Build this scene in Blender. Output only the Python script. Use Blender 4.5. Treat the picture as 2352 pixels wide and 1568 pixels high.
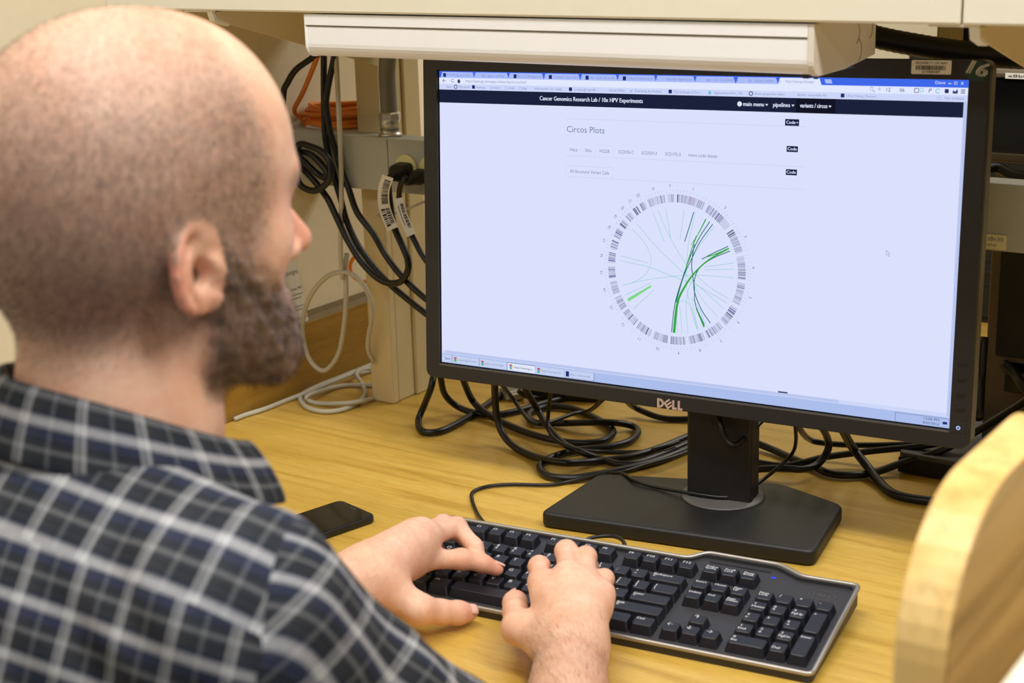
import bpy, bmesh, math, random
import numpy as np
from mathutils import Vector, Matrix, Euler

# ------------------------------------------------------------------ scene, camera, light
for o in list(bpy.data.objects):
    bpy.data.objects.remove(o, do_unlink=True)
scene = bpy.context.scene
COL = scene.collection
rnd = random.Random(7)
rad = math.radians

FPX = 3598.0
CAM = np.array([.927, -1.224, .656])
CAM_ROT = (rad(74.34), rad(1.58), rad(33.95))
cam_d = bpy.data.cameras.new('camera')
cam_o = bpy.data.objects.new('camera', cam_d)
COL.objects.link(cam_o)
cam_o.location = CAM
cam_o.rotation_euler = CAM_ROT
cam_d.sensor_width = 36.0
cam_d.lens = 36.0 * FPX / 2352.0
cam_d.clip_start = .02
cam_d.dof.use_dof = True
cam_d.dof.focus_distance = 1.72
cam_d.dof.aperture_fstop = 7.5
scene.camera = cam_o

world = bpy.data.worlds.new('room_light')
scene.world = world
world.use_nodes = True
world.node_tree.nodes['Background'].inputs[0].default_value = (1.0, .97, .92, 1)
world.node_tree.nodes['Background'].inputs[1].default_value = .05


def area_light(name, loc, size_x, size_y, power, color=(1, .98, .945), rot=(0, 0, 0)):
    l = bpy.data.lights.new(name, 'AREA')
    l.shape = 'RECTANGLE'
    l.size, l.size_y, l.energy, l.color = size_x, size_y, power, color
    o = bpy.data.objects.new(name, l)
    o.location, o.rotation_euler = loc, rot
    COL.objects.link(o)
    return o


# ceiling fluorescents of the laboratory (ceiling is 1.95 m above the desk top)
area_light('ceiling_lamp', (.22, -.55, 1.90), 1.2, .32, 21)
area_light('ceiling_lamp', (1.60, -.55, 1.90), 1.2, .32, 32)
area_light('ceiling_lamp', (.22, -2.4, 1.90), 1.2, .32, 11)
area_light('ceiling_lamp', (1.60, -2.4, 1.90), 1.2, .32, 13)
area_light('ceiling_lamp', (1.0, 2.05, 1.90), 1.8, .60, 36)

scene.view_settings.view_transform = 'Standard'
scene.view_settings.look = 'None'
scene.view_settings.exposure = 0.0
scene.view_settings.gamma = 1.0
scene.view_settings.use_curve_mapping = False

# ------------------------------------------------------------------ geometry helpers
_R = np.array(Euler(CAM_ROT, 'XYZ').to_matrix())


def _ray(px, py):
    return _R @ np.array([(px - 1176) / FPX, -(py - 784) / FPX, -1.0])


def onz(px, py, z):
    d = _ray(px, py)
    return CAM + d * ((z - CAM[2]) / d[2])


def ony(px, py, y):
    d = _ray(px, py)
    return CAM + d * ((y - CAM[1]) / d[1])


def onx(px, py, x):
    d = _ray(px, py)
    return CAM + d * ((x - CAM[0]) / d[0])


def atd(px, py, dist):
    return CAM + _ray(px, py) * dist


WORLD = {}
I4 = Matrix.Identity(4)


def TR(loc=(0, 0, 0), rot=(0, 0, 0)):
    return Matrix.Translation(Vector(loc)) @ Euler(rot, 'XYZ').to_matrix().to_4x4()


def tag(o, label=None, cat=None, group=None, kind=None):
    if label: o['label'] = label
    if cat: o['category'] = cat
    if group: o['group'] = group
    if kind: o['kind'] = kind
    return o


def place(o, M, parent):
    if parent is not None:
        o.parent = parent
        o.matrix_parent_inverse = WORLD[parent.name].inverted()
    o.matrix_basis = M
    WORLD[o.name] = M.copy()


def thing(name, label, cat, loc=(0, 0, 0), group=None, rot=(0, 0, 0)):
    o = bpy.data.objects.new(name, None)
    o.empty_display_size = .05
    COL.objects.link(o)
    place(o, TR(loc, rot), None)
    return tag(o, label, cat, group)


def link(name, me, mat, parent=None, M=I4, smooth=False):
    if smooth:
        me.polygons.foreach_set('use_smooth', [True] * len(me.polygons))
    if mat is not None and not me.materials:
        me.materials.append(mat)
    o = bpy.data.objects.new(name, me)
    COL.objects.link(o)
    place(o, M, parent)
    return o


def mk(name, verts, faces, mat, parent=None, M=I4, smooth=False):
    me = bpy.data.meshes.new(name)
    me.from_pydata([tuple(v) for v in verts], [], [tuple(f) for f in faces])
    me.update()
    return link(name, me, mat, parent, M, smooth)


def bm_obj(name, bm, mat, parent=None, M=I4, smooth=False):
    bmesh.ops.recalc_face_normals(bm, faces=bm.faces)
    me = bpy.data.meshes.new(name)
    bm.to_mesh(me)
    bm.free()
    return link(name, me, mat, parent, M, smooth)


def bm_box(bm, x0, x1, y0, y1, z0, z1, bevel=0, seg=2):
    r = bmesh.ops.create_cube(bm, size=1)
    vs = r['verts']
    for v in vs:
        v.co = Vector((x0 + (v.co.x + .5) * (x1 - x0), y0 + (v.co.y + .5) * (y1 - y0), z0 + (v.co.z + .5) * (z1 - z0)))
    if bevel > 0:
        es = list({e for v in vs for e in v.link_edges})
        bmesh.ops.bevel(bm, geom=es, offset=bevel, segments=seg, profile=.5, affect='EDGES')
    return bm


def box(name, x0, x1, y0, y1, z0, z1, mat, parent=None, M=I4, bevel=.0015, seg=2, smooth=False):
    bm = bmesh.new()
    bm_box(bm, x0, x1, y0, y1, z0, z1, bevel, seg)
    return bm_obj(name, bm, mat, parent, M, smooth)


def prism(name, pts, h0, h1, mat, parent=None, M=I4, bevel=0, seg=2, axis='z', smooth=False):
    """outline (2-D points) extruded from h0 to h1 along an axis"""
    bm = bmesh.new()

    def P(a, b, h):
        return {'z': (a, b, h), 'y': (a, h, b), 'x': (h, a, b)}[axis]
    lo = [bm.verts.new(P(a, b, h0)) for a, b in pts]
    hi = [bm.verts.new(P(a, b, h1)) for a, b in pts]
    n = len(pts)
    bm.faces.new(lo)
    bm.faces.new(hi[::-1])
    for i in range(n):
        bm.faces.new((lo[i], lo[(i + 1) % n], hi[(i + 1) % n], hi[i]))
    bmesh.ops.recalc_face_normals(bm, faces=bm.faces)
    if bevel > 0:
        caps = set(lo), set(hi)
        es = [e for e in bm.edges if any(e.verts[0] in c and e.verts[1] in c for c in caps)]
        bmesh.ops.bevel(bm, geom=es, offset=bevel, segments=seg, profile=.5, affect='EDGES')
    return bm_obj(name, bm, mat, parent, M, smooth)


def rrect(x0, x1, y0, y1, r, n=5):
    """rounded rectangle outline; r may be one radius or four (bl, br, tr, tl)"""
    rs = (r,) * 4 if isinstance(r, (int, float)) else r
    out = []
    for (cx, cy, a0), q in zip(((x0, y0, 180), (x1, y0, 270), (x1, y1, 0), (x0, y1, 90)), rs):
        sx = 1 if cx == x0 else -1
        sy = 1 if cy == y0 else -1
        for k in range(n + 1):
            a = rad(a0 + 90 * k / n)
            out.append((cx + sx * q + q * math.cos(a), cy + sy * q + q * math.sin(a)))
    return out


def catmull(pts, n=6, closed=False):
    P = [np.array(p, float) for p in pts]
    if len(P) < 3:
        return P
    out = []
    N = len(P)
    rng = range(N if closed else N - 1)
    for i in rng:
        p1, p2 = P[i], P[(i + 1) % N]
        p0 = P[i - 1] if (i > 0 or closed) else 2 * p1 - p2
        p3 = P[(i + 2) % N] if (i + 2 < N or closed) else 2 * p2 - p1
        # centripetal-like tension
        for k in range(n):
            t = k / n
            out.append(.5 * ((2 * p1) + (-p0 + p2) * t + (2 * p0 - 5 * p1 + 4 * p2 - p3) * t * t + (-p0 + 3 * p1 - 3 * p2 + p3) * t ** 3))
    if not closed:
        out.append(P[-1])
    return out


def tube_geo(pts, r, sides=8, closed=False):
    P = [np.array(p, float) for p in pts]
    n = len(P)
    T = []
    for i in range(n):
        a = P[(i - 1) % n] if (closed or i > 0) else P[i]
        b = P[(i + 1) % n] if (closed or i < n - 1) else P[i]
        d = b - a
        T.append(d / (np.linalg.norm(d) + 1e-12))
    up = np.array([0, 0, 1.]) if abs(T[0][2]) < .9 else np.array([1., 0, 0])
    N = up - T[0] * (up @ T[0])
    N /= np.linalg.norm(N)
    V, F = [], []
    rs = r if hasattr(r, '__len__') else [r] * n
    for i in range(n):
        N = N - T[i] * (N @ T[i])
        N /= (np.linalg.norm(N) + 1e-12)
        B = np.cross(T[i], N)
        for k in range(sides):
            a = 2 * math.pi * k / sides
            V.append(P[i] + rs[i] * (math.cos(a) * N + math.sin(a) * B))
    for i in range(n if closed else n - 1):
        for k in range(sides):
            j = (i + 1) % n
            F.append((i * sides + k, i * sides + (k + 1) % sides, j * sides + (k + 1) % sides, j * sides + k))
    if not closed:
        F.append(tuple(range(sides))[::-1])
        F.append(tuple((n - 1) * sides + k for k in range(sides)))
    return V, F


def tube(name, pts, r, mat, parent=None, M=I4, n=6, sides=8, closed=False):
    V, F = tube_geo(catmull(pts, n, closed), r, sides, closed)
    return mk(name, V, F, mat, parent, M, True)


def lathe(name, prof, mat, parent=None, M=I4, sides=24, smooth=True):
    """profile of (radius, height) turned about local z"""
    V, F = [], []
    for r_, h in prof:
        for k in range(sides):
            a = 2 * math.pi * k / sides
            V.append((r_ * math.cos(a), r_ * math.sin(a), h))
    m = len(prof)
    for i in range(m - 1):
        for k in range(sides):
            F.append((i * sides + k, i * sides + (k + 1) % sides, (i + 1) * sides + (k + 1) % sides, (i + 1) * sides + k))
    F.append(tuple(range(sides))[::-1])
    F.append(tuple((m - 1) * sides + k for k in range(sides)))
    return mk(name, V, F, mat, parent, M, smooth)


_font_cache = {}


def text_geo(s, size, align='LEFT', res=2):
    key = (s, align, res)
    if key not in _font_cache:
        cu = bpy.data.curves.new('t', 'FONT')
        cu.body = s
        cu.size = 1.0
        cu.align_x = align
        cu.align_y = 'CENTER'
        cu.resolution_u = res
        ob = bpy.data.objects.new('t', cu)
        me = bpy.data.meshes.new_from_object(ob)
        V = np.array([v.co[:2] for v in me.vertices]).reshape(-1, 2)
        F = [tuple(p.vertices) for p in me.polygons]
        bpy.data.objects.remove(ob)
        bpy.data.curves.remove(cu)
        bpy.data.meshes.remove(me)
        _font_cache[key] = (V, F)
    V, F = _font_cache[key]
    return V * size, F


class Flat:
    """collects flat print (text, bars, lines) lying in one plane; to3 maps (a, b) to 3-D"""

    def __init__(self, to3):
        self.V, self.F, self.to3 = [], [], to3

    def poly(self, pts):
        b = len(self.V)
        self.V += [self.to3(*p) for p in pts]
        self.F.append(tuple(range(b, b + len(pts))))

    def rect(self, x0, y0, x1, y1):
        self.poly([(x0, y0), (x1, y0), (x1, y1), (x0, y1)])

    def text(self, s, x, y, size, align='LEFT', width=None, flip=-1, rot=0, slant=0):
        V, F = text_geo(s, size, align)
        if not len(V):
            return
        V = V.copy()
        if width:
            w = V[:, 0].max() - V[:, 0].min()
            V[:, 0] *= width / w
        if slant:
            V[:, 0] += V[:, 1] * slant
        if rot:
            c, s_ = math.cos(rot), math.sin(rot)
            V = np.stack([V[:, 0] * c - V[:, 1] * s_, V[:, 0] * s_ + V[:, 1] * c], 1)
        b = len(self.V)
        self.V += [self.to3(x + v[0], y + flip * v[1]) for v in V]
        self.F += [tuple(b + i for i in f) for f in F]

    def line(self, pts, w0, w1=None, smooth=6):
        pts = catmull(pts, smooth) if len(pts) > 2 else [np.array(p, float) for p in pts]
        n = len(pts)
        w1 = w0 if w1 is None else w1
        L, R_ = [], []
        for i in range(n):
            d = pts[min(i + 1, n - 1)] - pts[max(i - 1, 0)]
            d = d / (np.linalg.norm(d) + 1e-9)
            nn = np.array([-d[1], d[0]]) * (w0 + (w1 - w0) * i / max(1, n - 1)) / 2
            L.append(pts[i] + nn)
            R_.append(pts[i] - nn)
        b = len(self.V)
        self.V += [self.to3(*p) for p in L] + [self.to3(*p) for p in R_]
        self.F += [(b + i, b + i + 1, b + n + i + 1, b + n + i) for i in range(n - 1)]

    def build(self, name, mat, parent, M=I4):
        return mk(name, self.V, self.F, mat, parent, M)


# ------------------------------------------------------------------ materials
def srgb(r, g, b):
    f = lambda c: (c / 255 / 12.92) if c <= 10 else ((c / 255 + .055) / 1.055) ** 2.4
    return (f(r), f(g), f(b))


def base_mat(name):
    m = bpy.data.materials.new(name)
    m.use_nodes = True
    nt = m.node_tree
    return m, nt, nt.nodes['Principled BSDF']


def N(nt, t, **kw):
    n = nt.nodes.new(t)
    for k, v in kw.items():
        if k.startswith('i_'):
            n.inputs[k[2:].replace('_', ' ')].default_value = v
        else:
            setattr(n, k, v)
    return n


def ramp(nt, stops, interp='LINEAR'):
    r = nt.nodes.new('ShaderNodeValToRGB')
    e = r.color_ramp
    e.interpolation = interp
    while len(e.elements) < len(stops):
        e.elements.new(.5)
    for el, (p, c) in zip(e.elements, stops):
        el.position = p
        el.color = (c, c, c, 1) if isinstance(c, (int, float)) else (*c, 1)
    return r


def simple(name, col, rough=.5, metal=0, var=.08, vscale=40, bump=0, bscale=300, spec=.5, coat=0):
    """plain coloured material with slight procedural colour variation and fine relief"""
    m, nt, b = base_mat(name)
    tc = N(nt, 'ShaderNodeTexCoord')
    no = N(nt, 'ShaderNodeTexNoise', i_Scale=vscale, i_Detail=3.0)
    nt.links.new(tc.outputs['Object'], no.inputs['Vector'])
    lo = tuple(c * (1 - var) for c in col)
    hi = tuple(min(1, c * (1 + var)) for c in col)
    r = ramp(nt, [(.3, lo), (.7, hi)])
    nt.links.new(no.outputs['Fac'], r.inputs[0])
    nt.links.new(r.outputs[0], b.inputs['Base Color'])
    b.inputs['Roughness'].default_value = rough
    b.inputs['Metallic'].default_value = metal
    b.inputs['Specular IOR Level'].default_value = spec
    b.inputs['Coat Weight'].default_value = coat
    if bump:
        n2 = N(nt, 'ShaderNodeTexNoise', i_Scale=bscale, i_Detail=2.0)
        nt.links.new(tc.outputs['Object'], n2.inputs['Vector'])
        bp = N(nt, 'ShaderNodeBump', i_Strength=bump, i_Distance=.001)
        nt.links.new(n2.outputs['Fac'], bp.inputs['Height'])
        nt.links.new(bp.outputs[0], b.inputs['Normal'])
    return m


def glow(name, col, strength=1.0):
    m = bpy.data.materials.new(name)
    m.use_nodes = True
    nt = m.node_tree
    nt.nodes.clear()
    e = N(nt, 'ShaderNodeEmission')
    e.inputs[0].default_value = (*col, 1)
    e.inputs[1].default_value = strength
    o = N(nt, 'ShaderNodeOutputMaterial')
    nt.links.new(e.outputs[0], o.inputs[0])
    return m


def wood(name, dark, mid, light, along='x', rough=.42, scale=1.0, streak=22, coat=.0, ratio=14):
    m, nt, b = base_mat(name)
    tc = N(nt, 'ShaderNodeTexCoord')
    k = {'x': (1, ratio, ratio), 'y': (ratio, 1, ratio), 'z': (ratio, ratio, 1)}[along]
    mp = N(nt, 'ShaderNodeMapping')
    mp.inputs['Scale'].default_value = tuple(a * scale for a in k)
    nt.links.new(tc.outputs['Object'], mp.inputs['Vector'])
    n1 = N(nt, 'ShaderNodeTexNoise', i_Scale=2.6, i_Detail=6.0, i_Roughness=.62, i_Distortion=.35)
    n2 = N(nt, 'ShaderNodeTexNoise', i_Scale=float(streak), i_Detail=4.0, i_Roughness=.7)
    nt.links.new(mp.outputs[0], n1.inputs['Vector'])
    nt.links.new(mp.outputs[0], n2.inputs['Vector'])
    r1 = ramp(nt, [(.30, dark), (.46, mid), (.70, light)])
    nt.links.new(n1.outputs['Fac'], r1.inputs[0])
    r2 = ramp(nt, [(.36, .62), (.50, 1.0)])
    nt.links.new(n2.outputs['Fac'], r2.inputs[0])
    mx = N(nt, 'ShaderNodeMix', data_type='RGBA', blend_type='MULTIPLY')
    mx.inputs[0].default_value = .55
    nt.links.new(r1.outputs[0], mx.inputs[6])
    nt.links.new(r2.outputs[0], mx.inputs[7])
    nt.links.new(mx.outputs[2], b.inputs['Base Color'])
    b.inputs['Roughness'].default_value = rough
    b.inputs['Coat Weight'].default_value = coat
    bp = N(nt, 'ShaderNodeBump', i_Strength=.12, i_Distance=.001)
    nt.links.new(n2.outputs['Fac'], bp.inputs['Height'])
    nt.links.new(bp.outputs[0], b.inputs['Normal'])
    return m


MT = {}
MT['desk'] = wood('oak_laminate', srgb(182, 143, 54), srgb(206, 167, 74), srgb(217, 181, 90), 'x', .38, 1.0, 34, ratio=20)
MT['splash'] = wood('oak_splash', srgb(138, 102, 30), srgb(156, 118, 40), srgb(170, 130, 50), 'y', .5, 1.0, 30, ratio=20)
MT['maple'] = wood('pale_maple', srgb(216, 172, 96), srgb(236, 198, 126), srgb(243, 212, 148), 'z', .4, .55, 12)
MT['maple_face'] = wood('maple_veneer_shaded', srgb(126, 97, 52), srgb(198, 160, 98), srgb(212, 176, 116), 'y', .42, .28, 7)  # veneer grain; the face's shade and shadow streak are put into its darker tones
MT['cream'] = simple('cream_laminate', srgb(236, 231, 212), .45, var=.015, bump=.03)
MT['wall'] = simple('cream_wall_paint', srgb(232, 220, 190), .8, var=.02, bump=.12, bscale=180)
MT['post'] = simple('beige_powder_coat', srgb(222, 205, 160), .5, var=.02, bump=.08, bscale=500)
MT['post_dark'] = simple('beige_gap', srgb(128, 110, 72), .7)
MT['grey_metal'] = simple('grey_enamel', srgb(172, 172, 158), .5, var=.02, bump=.06, bscale=500)
MT['white_lamp'] = simple('white_enamel', srgb(248, 249, 252), .32, var=.01)
MT['lamp_cap'] = simple('off_white_plastic', srgb(226, 220, 206), .5, var=.015, bump=.05)
MT['groove'] = simple('grey_line', srgb(120, 118, 112), .6)
MT['black'] = simple('black_plastic', srgb(27, 26, 27), .42, var=.08, bump=.18, bscale=1400)
MT['black_soft'] = simple('black_matte_plastic', srgb(21, 21, 22), .5, var=.08, bump=.2, bscale=1200)
MT['bezel'] = simple('bezel_plastic', srgb(34, 33, 34), .45, var=.1, vscale=400, bump=.2, bscale=1500)
MT['shell'] = simple('grey_shell_plastic', srgb(104, 100, 88), .5, var=.05, bump=.1, bscale=900)
MT['cable'] = simple('black_rubber', srgb(15, 15, 16), .38, var=.15, vscale=60)
MT['cable_grey'] = simple('grey_cable_jacket', srgb(196, 192, 176), .45, var=.04)
MT['cable_orange'] = simple('orange_fibre_jacket', srgb(238, 140, 48), .5, var=.06)
MT['conduit'] = simple('grey_conduit_jacket', srgb(118, 116, 108), .5, var=.05, bump=.1)
MT['zinc'] = simple('zinc_fitting', srgb(196, 192, 180), .38, metal=.85, var=.18, vscale=260, bump=.1)
MT['paper'] = simple('white_label_paper', srgb(240, 238, 232), .6, var=.01)
MT['card'] = simple('business_card_stock', srgb(226, 222, 208), .6, var=.02)
MT['ink'] = simple('black_ink', srgb(42, 40, 40), .6)
MT['ink_grey'] = simple('grey_ink', srgb(120, 118, 112), .6)
MT['yellow'] = simple('cream_outlet_plastic', srgb(226, 214, 150), .45)
MT['keycap'] = simple('black_keycap', srgb(25, 27, 35), .36, var=.05, bump=.1, bscale=1500)
MT['kb_deck'] = simple('keyboard_deck', srgb(52, 52, 56), .48, var=.06, vscale=500, bump=.12, bscale=1500)
MT['silver'] = simple('silver_trim', srgb(176, 172, 164), .32, metal=.7, var=.04)
MT['legend'] = simple('white_key_print', srgb(228, 228, 230), .5)
MT['logo'] = simple('chrome_logo', srgb(218, 196, 184), .3, metal=.6, var=.1, vscale=600)
MT['stand_ring'] = simple('dark_grey_swivel', srgb(82, 80, 78), .45, var=.05)
MT['phone_glass'] = simple('phone_glass', srgb(14, 14, 13), .07, var=.02)
MT['dark_case'] = simple('bronze_grey_case', srgb(104, 94, 76), .42, metal=.35, var=.05)
MT['case_black'] = simple('case_black_mesh', srgb(20, 17, 15), .6, var=.2, vscale=900)
MT['screen_off'] = simple('screen_off_glass', srgb(12, 12, 13), .18, var=.1)
MT['sticker_green'] = simple('green_sticker', srgb(28, 62, 48), .4, var=.25, vscale=120)
MT['postit'] = simple('pale_yellow_note', srgb(226, 218, 168), .7, var=.02)
MT['blue_led'] = glow('blue_led', srgb(40, 60, 255), 2.0)
MT['power_led'] = glow('power_led', srgb(170, 190, 255), 1.6)
MT['floor'] = simple('grey_vinyl_floor', srgb(150, 145, 135), .5, var=.05)
MT['ceiling'] = simple('white_ceiling_tile', srgb(238, 236, 228), .8, var=.02)
# ------------------------------------------------------------------ the room shell
XW = -.517                                            # face of the left wall
S = lambda o: tag(o, kind='structure')
S(box('floor', -.62, 3.2, -3.6, 3.4, -.80, -.75, MT['floor'], bevel=0))
S(box('wall_left', -.62, XW, -3.6, 3.4, -.75, 1.95, MT['wall'], bevel=0))
S(box('wall_back', -.62, 3.2, 3.4, 3.5, -.75, 1.95, MT['wall'], bevel=0))
S(box('ceiling', -.62, 3.2, -3.6, 3.5, 1.95, 2.0, MT['ceiling'], bevel=0))
# the oak laminate bench top: it runs through under the raceway to the other side
desk = thing('laboratory_bench', 'oak laminate bench top that everything stands on', 'desk', (0, 0, 0))
box('bench_top', XW + .0005, 1.9, -.30, 1.25, -.032, 0, MT['desk'], desk, bevel=.004)
for lx in (XW + .03, 1.80):
    for ly in (-.22, 1.12):
        box('leg', lx, lx + .05, ly, ly + .05, -.75, -.032, MT['post'], desk, bevel=.003)
# side splash board and its cove trim along the left wall
spl = S(box('trim_1', XW, -.505, -.30, 1.20, .0005, .0985, MT['splash'], bevel=.0012))
S(prism('trim_2', [(XW, .0985), (XW + .010, .0985), (XW + .004, .104), (XW + .002, .111), (XW, .111)], -.30, 1.20,
        MT['post_dark'], axis='y'))

# ------------------------------------------------------------------ posts of the bench frame
def post(name, x0, x1, y0, y1, z0, z1, label, group):
    t = thing(name, label, 'post', ((x0 + x1) / 2, (y0 + y1) / 2, z0), group)
    w = y1 - y0
    # two closed shells with a channel between them, as the side of the post shows
    ya, yb = y0 + w * .16, y0 + w * .60
    box('front_channel', x0, x1, y0, ya - .0012, z0, z1, MT['post'], t, bevel=.0022)
    box('middle_channel', x0 + .002, x1 - .0016, ya, yb - .0012, z0, z1, MT['post'], t, bevel=.0022)
    box('rear_channel', x0, x1 + .002, yb, y1, z0, z1, MT['post'], t, bevel=.0022)
    box('core', x0 + .006, x1 - .006, y0 + .006, y1 - .006, z0, z1, MT['post_dark'], t, bevel=0)
    return t


post('frame_post', -.398, -.360, .366, .452, .0003, .548, 'beige steel bench post with channelled side beside the grey cable', 'bench frame posts')
RP = post('frame_post', .376, .414, .366, .386, .3727, .548, 'beige steel bench post with dark slot near numbered sticker', 'bench frame posts')
box('slot', .4035, .4115, .3652, .367, .46, .523, MT['case_black'], RP, bevel=0)

# ------------------------------------------------------------------ shelf above the bench
SZ = .5487
SY = .0625
sh = thing('shelf_cabinet', 'cream shelf front running across the top of the picture', 'shelf', (0, SY, SZ))
box('front_panel', XW, .4995, SY, SY + .019, SZ, SZ + .34, MT['cream'], sh, bevel=.0022)
box('front_panel', .5015, 1.55, SY, SY + .019, SZ, SZ + .34, MT['cream'], sh, bevel=.0022)
box('shelf_board', XW, 1.55, SY + .019, .45, SZ + .004, SZ + .023, MT['cream'], sh, bevel=.001)


def bracket(x, label):
    t = thing('shelf_bracket', label, 'bracket', (x, .36, SZ - .06), 'tapered shelf brackets')
    # tapered web with a short top flange and a rolled front nose
    prism('web', [(SY + .010, SZ), (SY + .012, SZ - .010), (SY + .030, SZ - .0165), (.366, SZ - .092), (.366, SZ)], x, x + .0022,
          MT['post'], t, axis='x')
    box('flange', x - .040, x + .0022, SY + .004, .36, SZ - .0018, SZ + .0008, MT['cream'], t, bevel=0)
    prism('nose', [(SY + .004, SZ), (SY + .008, SZ - .012), (SY + .030, SZ - .019), (SY + .031, SZ - .0165), (SY + .012, SZ - .010), (SY + .008, SZ)],
          x - .006, x + .0024, MT['cream'], t, axis='x')


bracket(-.352, 'tapered beige shelf bracket under the left end of the shelf')
bracket(.512, 'tapered beige shelf bracket under the shelf seam at right')

# ------------------------------------------------------------------ under-shelf lamp
lamp = thing('under_shelf_lamp', 'long white under-shelf lamp with rounded lower edge', 'lamp', (.08, .14, .5015))
LX0, LX1, LY0, LY1, LZ0, LZ1 = -.214, .367, .0665, .209, .5020, .5475


def lamp_profile(d):
    pts = [(LY1 - d, LZ1 - .010), (LY0 + .03, LZ1), (LY0 + d * .5, LZ1 - .0005)]
    pts += [(LY0 + d, LZ1 - .004)]
    r = .014
    for k in range(7):
        a = rad(180 + 90 * k / 6)
        pts.append((LY0 + d + r + r * math.cos(a), LZ0 + d + r + r * math.sin(a) * 1.0))
    pts += [(LY0 + .07, LZ0 + d + .0006), (LY1 - d, LZ0 + .006)]
    return pts


prism('housing', lamp_profile(0), LX0 + .003, LX1 - .002, MT['white_lamp'], lamp, axis='x', smooth=False)
prism('end_cap', lamp_profile(-.0012), LX1 - .002, LX1 + .004, MT['lamp_cap'], lamp, axis='x', bevel=.001)
prism('end_cap', lamp_profile(-.0008), LX0, LX0 + .003, MT['white_lamp'], lamp, axis='x', bevel=.0008)
box('groove', LX0 + .002, LX1 - .003, LY0 - .0004, LY0 + .001, LZ1 - .0134, LZ1 - .0122, MT['groove'], lamp, bevel=0)
box('top_lip', LX0 + .001, LX1 - .002, LY0 - .0012, LY0 + .001, LZ1 - .012, LZ1 - .001, MT['white_lamp'], lamp, bevel=.0005)
for cy, cz in ((.160, .532), (.192, .534), (.166, .516)):
    tube('knockout', [(LX1 + .0041, cy + .009 * math.cos(a), cz + .010 * math.sin(a)) for a in np.linspace(-1.3, 1.3, 9)], .0004,
         MT['groove'], lamp, n=2, sides=5)
box('latch', LX1 - .02, LX1 + .0035, .125, .16, LZ0 - .001, LZ0 + .004, MT['black'], lamp, bevel=.0008)
box('switch', LX1 - .012, LX1 - .006, LY0 + .012, LY0 + .018, LZ0 - .0035, LZ0 + .001, MT['black'], lamp, bevel=.0005)

# ------------------------------------------------------------------ grey raceway with its outlet
RY0, RZ0, RZ1 = .326, .304, .372
rw = thing('power_raceway', 'grey steel power raceway running behind the monitor', 'raceway', (0, RY0, RZ0))
prism('rear_box', [(XW, RY0 + .006), (1.5, RY0 + .006), (1.5, .3655), (-.3985, .3655), (-.3985, .452), (XW, .452)], RZ0 + .0006, RZ1 - .0006,
      MT['grey_metal'], rw)
box('cover', XW, -.3176, RY0, RY0 + .0058, RZ0, RZ1, MT['grey_metal'], rw, bevel=.0012)
box('cover', -.3168, .62, RY0, RY0 + .0058, RZ0, RZ1, MT['grey_metal'], rw, bevel=.0012)
box('cover', .6208, 1.5, RY0, RY0 + .0058, RZ0, RZ1, MT['grey_metal'], rw, bevel=.0012)
# top skin carries over the covers
box('top_skin', XW, 1.5, RY0 - .0002, RY0 + .012, RZ1 - .001, RZ1 + .0006, MT['grey_metal'], rw, bevel=.0003)
oc = Vector((-.287, RY0, .3375))
RX90 = (rad(90), 0, 0)
lathe('outlet', [(.0165, 0), (.0165, .0025), (.015, .0035), (.0, .0036)], MT['yellow'], rw, TR(oc, RX90), 28)
lathe('outlet', [(.0165, 0), (.0165, .0025), (.015, .0035), (.0, .0036)], MT['yellow'], rw, TR(oc + Vector((.037, 0, 0)), RX90), 28)
# ------------------------------------------------------------------ the lit monitor
SCL = 1.125
SW, SH = .531 * SCL, .2988 * SCL
MC = CAM + (np.array([.243, .052, .35]) - CAM) * SCL
MP = TR(MC, (rad(-4.5), rad(-.91), rad(2.62)))        # panel frame: x right, y into the panel, z up
mon = thing('monitor', 'black widescreen monitor in front of the typist, showing a web page', 'monitor', (.20, .20, 0))
BZ = .0200
T0 = -.004                                            # bezel front relative to the glass
# bezel ring built from an outer and an inner loop, front edge rounded
def ring(name, outer, inner, y_front, y_back, mat, parent, M, bevel=.0012):
    bm = bmesh.new()
    n = len(outer)
    fo = [bm.verts.new((x, y_front, z)) for x, z in outer]
    fi = [bm.verts.new((x, y_front, z)) for x, z in inner]
    bo = [bm.verts.new((x, y_back, z)) for x, z in outer]
    bi = [bm.verts.new((x, y_back, z)) for x, z in inner]
    for i in range(n):
        j = (i + 1) % n
        bm.faces.new((fo[i], fo[j], fi[j], fi[i]))
        bm.faces.new((fo[i], bo[i], bo[j], fo[j]))
        bm.faces.new((fi[i], fi[j], bi[j], bi[i]))
        bm.faces.new((bo[i], bi[i], bi[j], bo[j]))
    bmesh.ops.recalc_face_normals(bm, faces=bm.faces)
    s = set(fo)
    es = [e for e in bm.edges if e.verts[0] in s and e.verts[1] in s]
    bmesh.ops.bevel(bm, geom=es, offset=bevel, segments=3, profile=.5, affect='EDGES')
    return bm_obj(name, bm, mat, parent, M)


hx, hz = SW / 2, SH / 2
g = .0012
outer = rrect(-hx - BZ, hx + BZ, -hz - .0188, hz + .0190, .009, 6)
inner = rrect(-hx - g, hx + g, -hz - g, hz + g, .0006, 6)
ring('bezel', outer, inner, T0, .0042, MT['bezel'], mon, MP)
prism('back_shell', rrect(-hx - BZ + .0004, hx + BZ - .0004, -hz - .0184, hz + .0186, .009, 6), .0044, .024, MT['shell'], mon, MP, axis='y', bevel=.003)
prism('rear_cover', rrect(-.17, .17, -.07, .12, .02, 5), .024, .048, MT['black_soft'], mon, MP, axis='y', bevel=.006)
pan = prism('screen', rrect(-hx - g, hx + g, -hz - g, hz + g, .0005, 2), 0, .0035, MT['screen_off'], mon, MP, axis='y')
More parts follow.
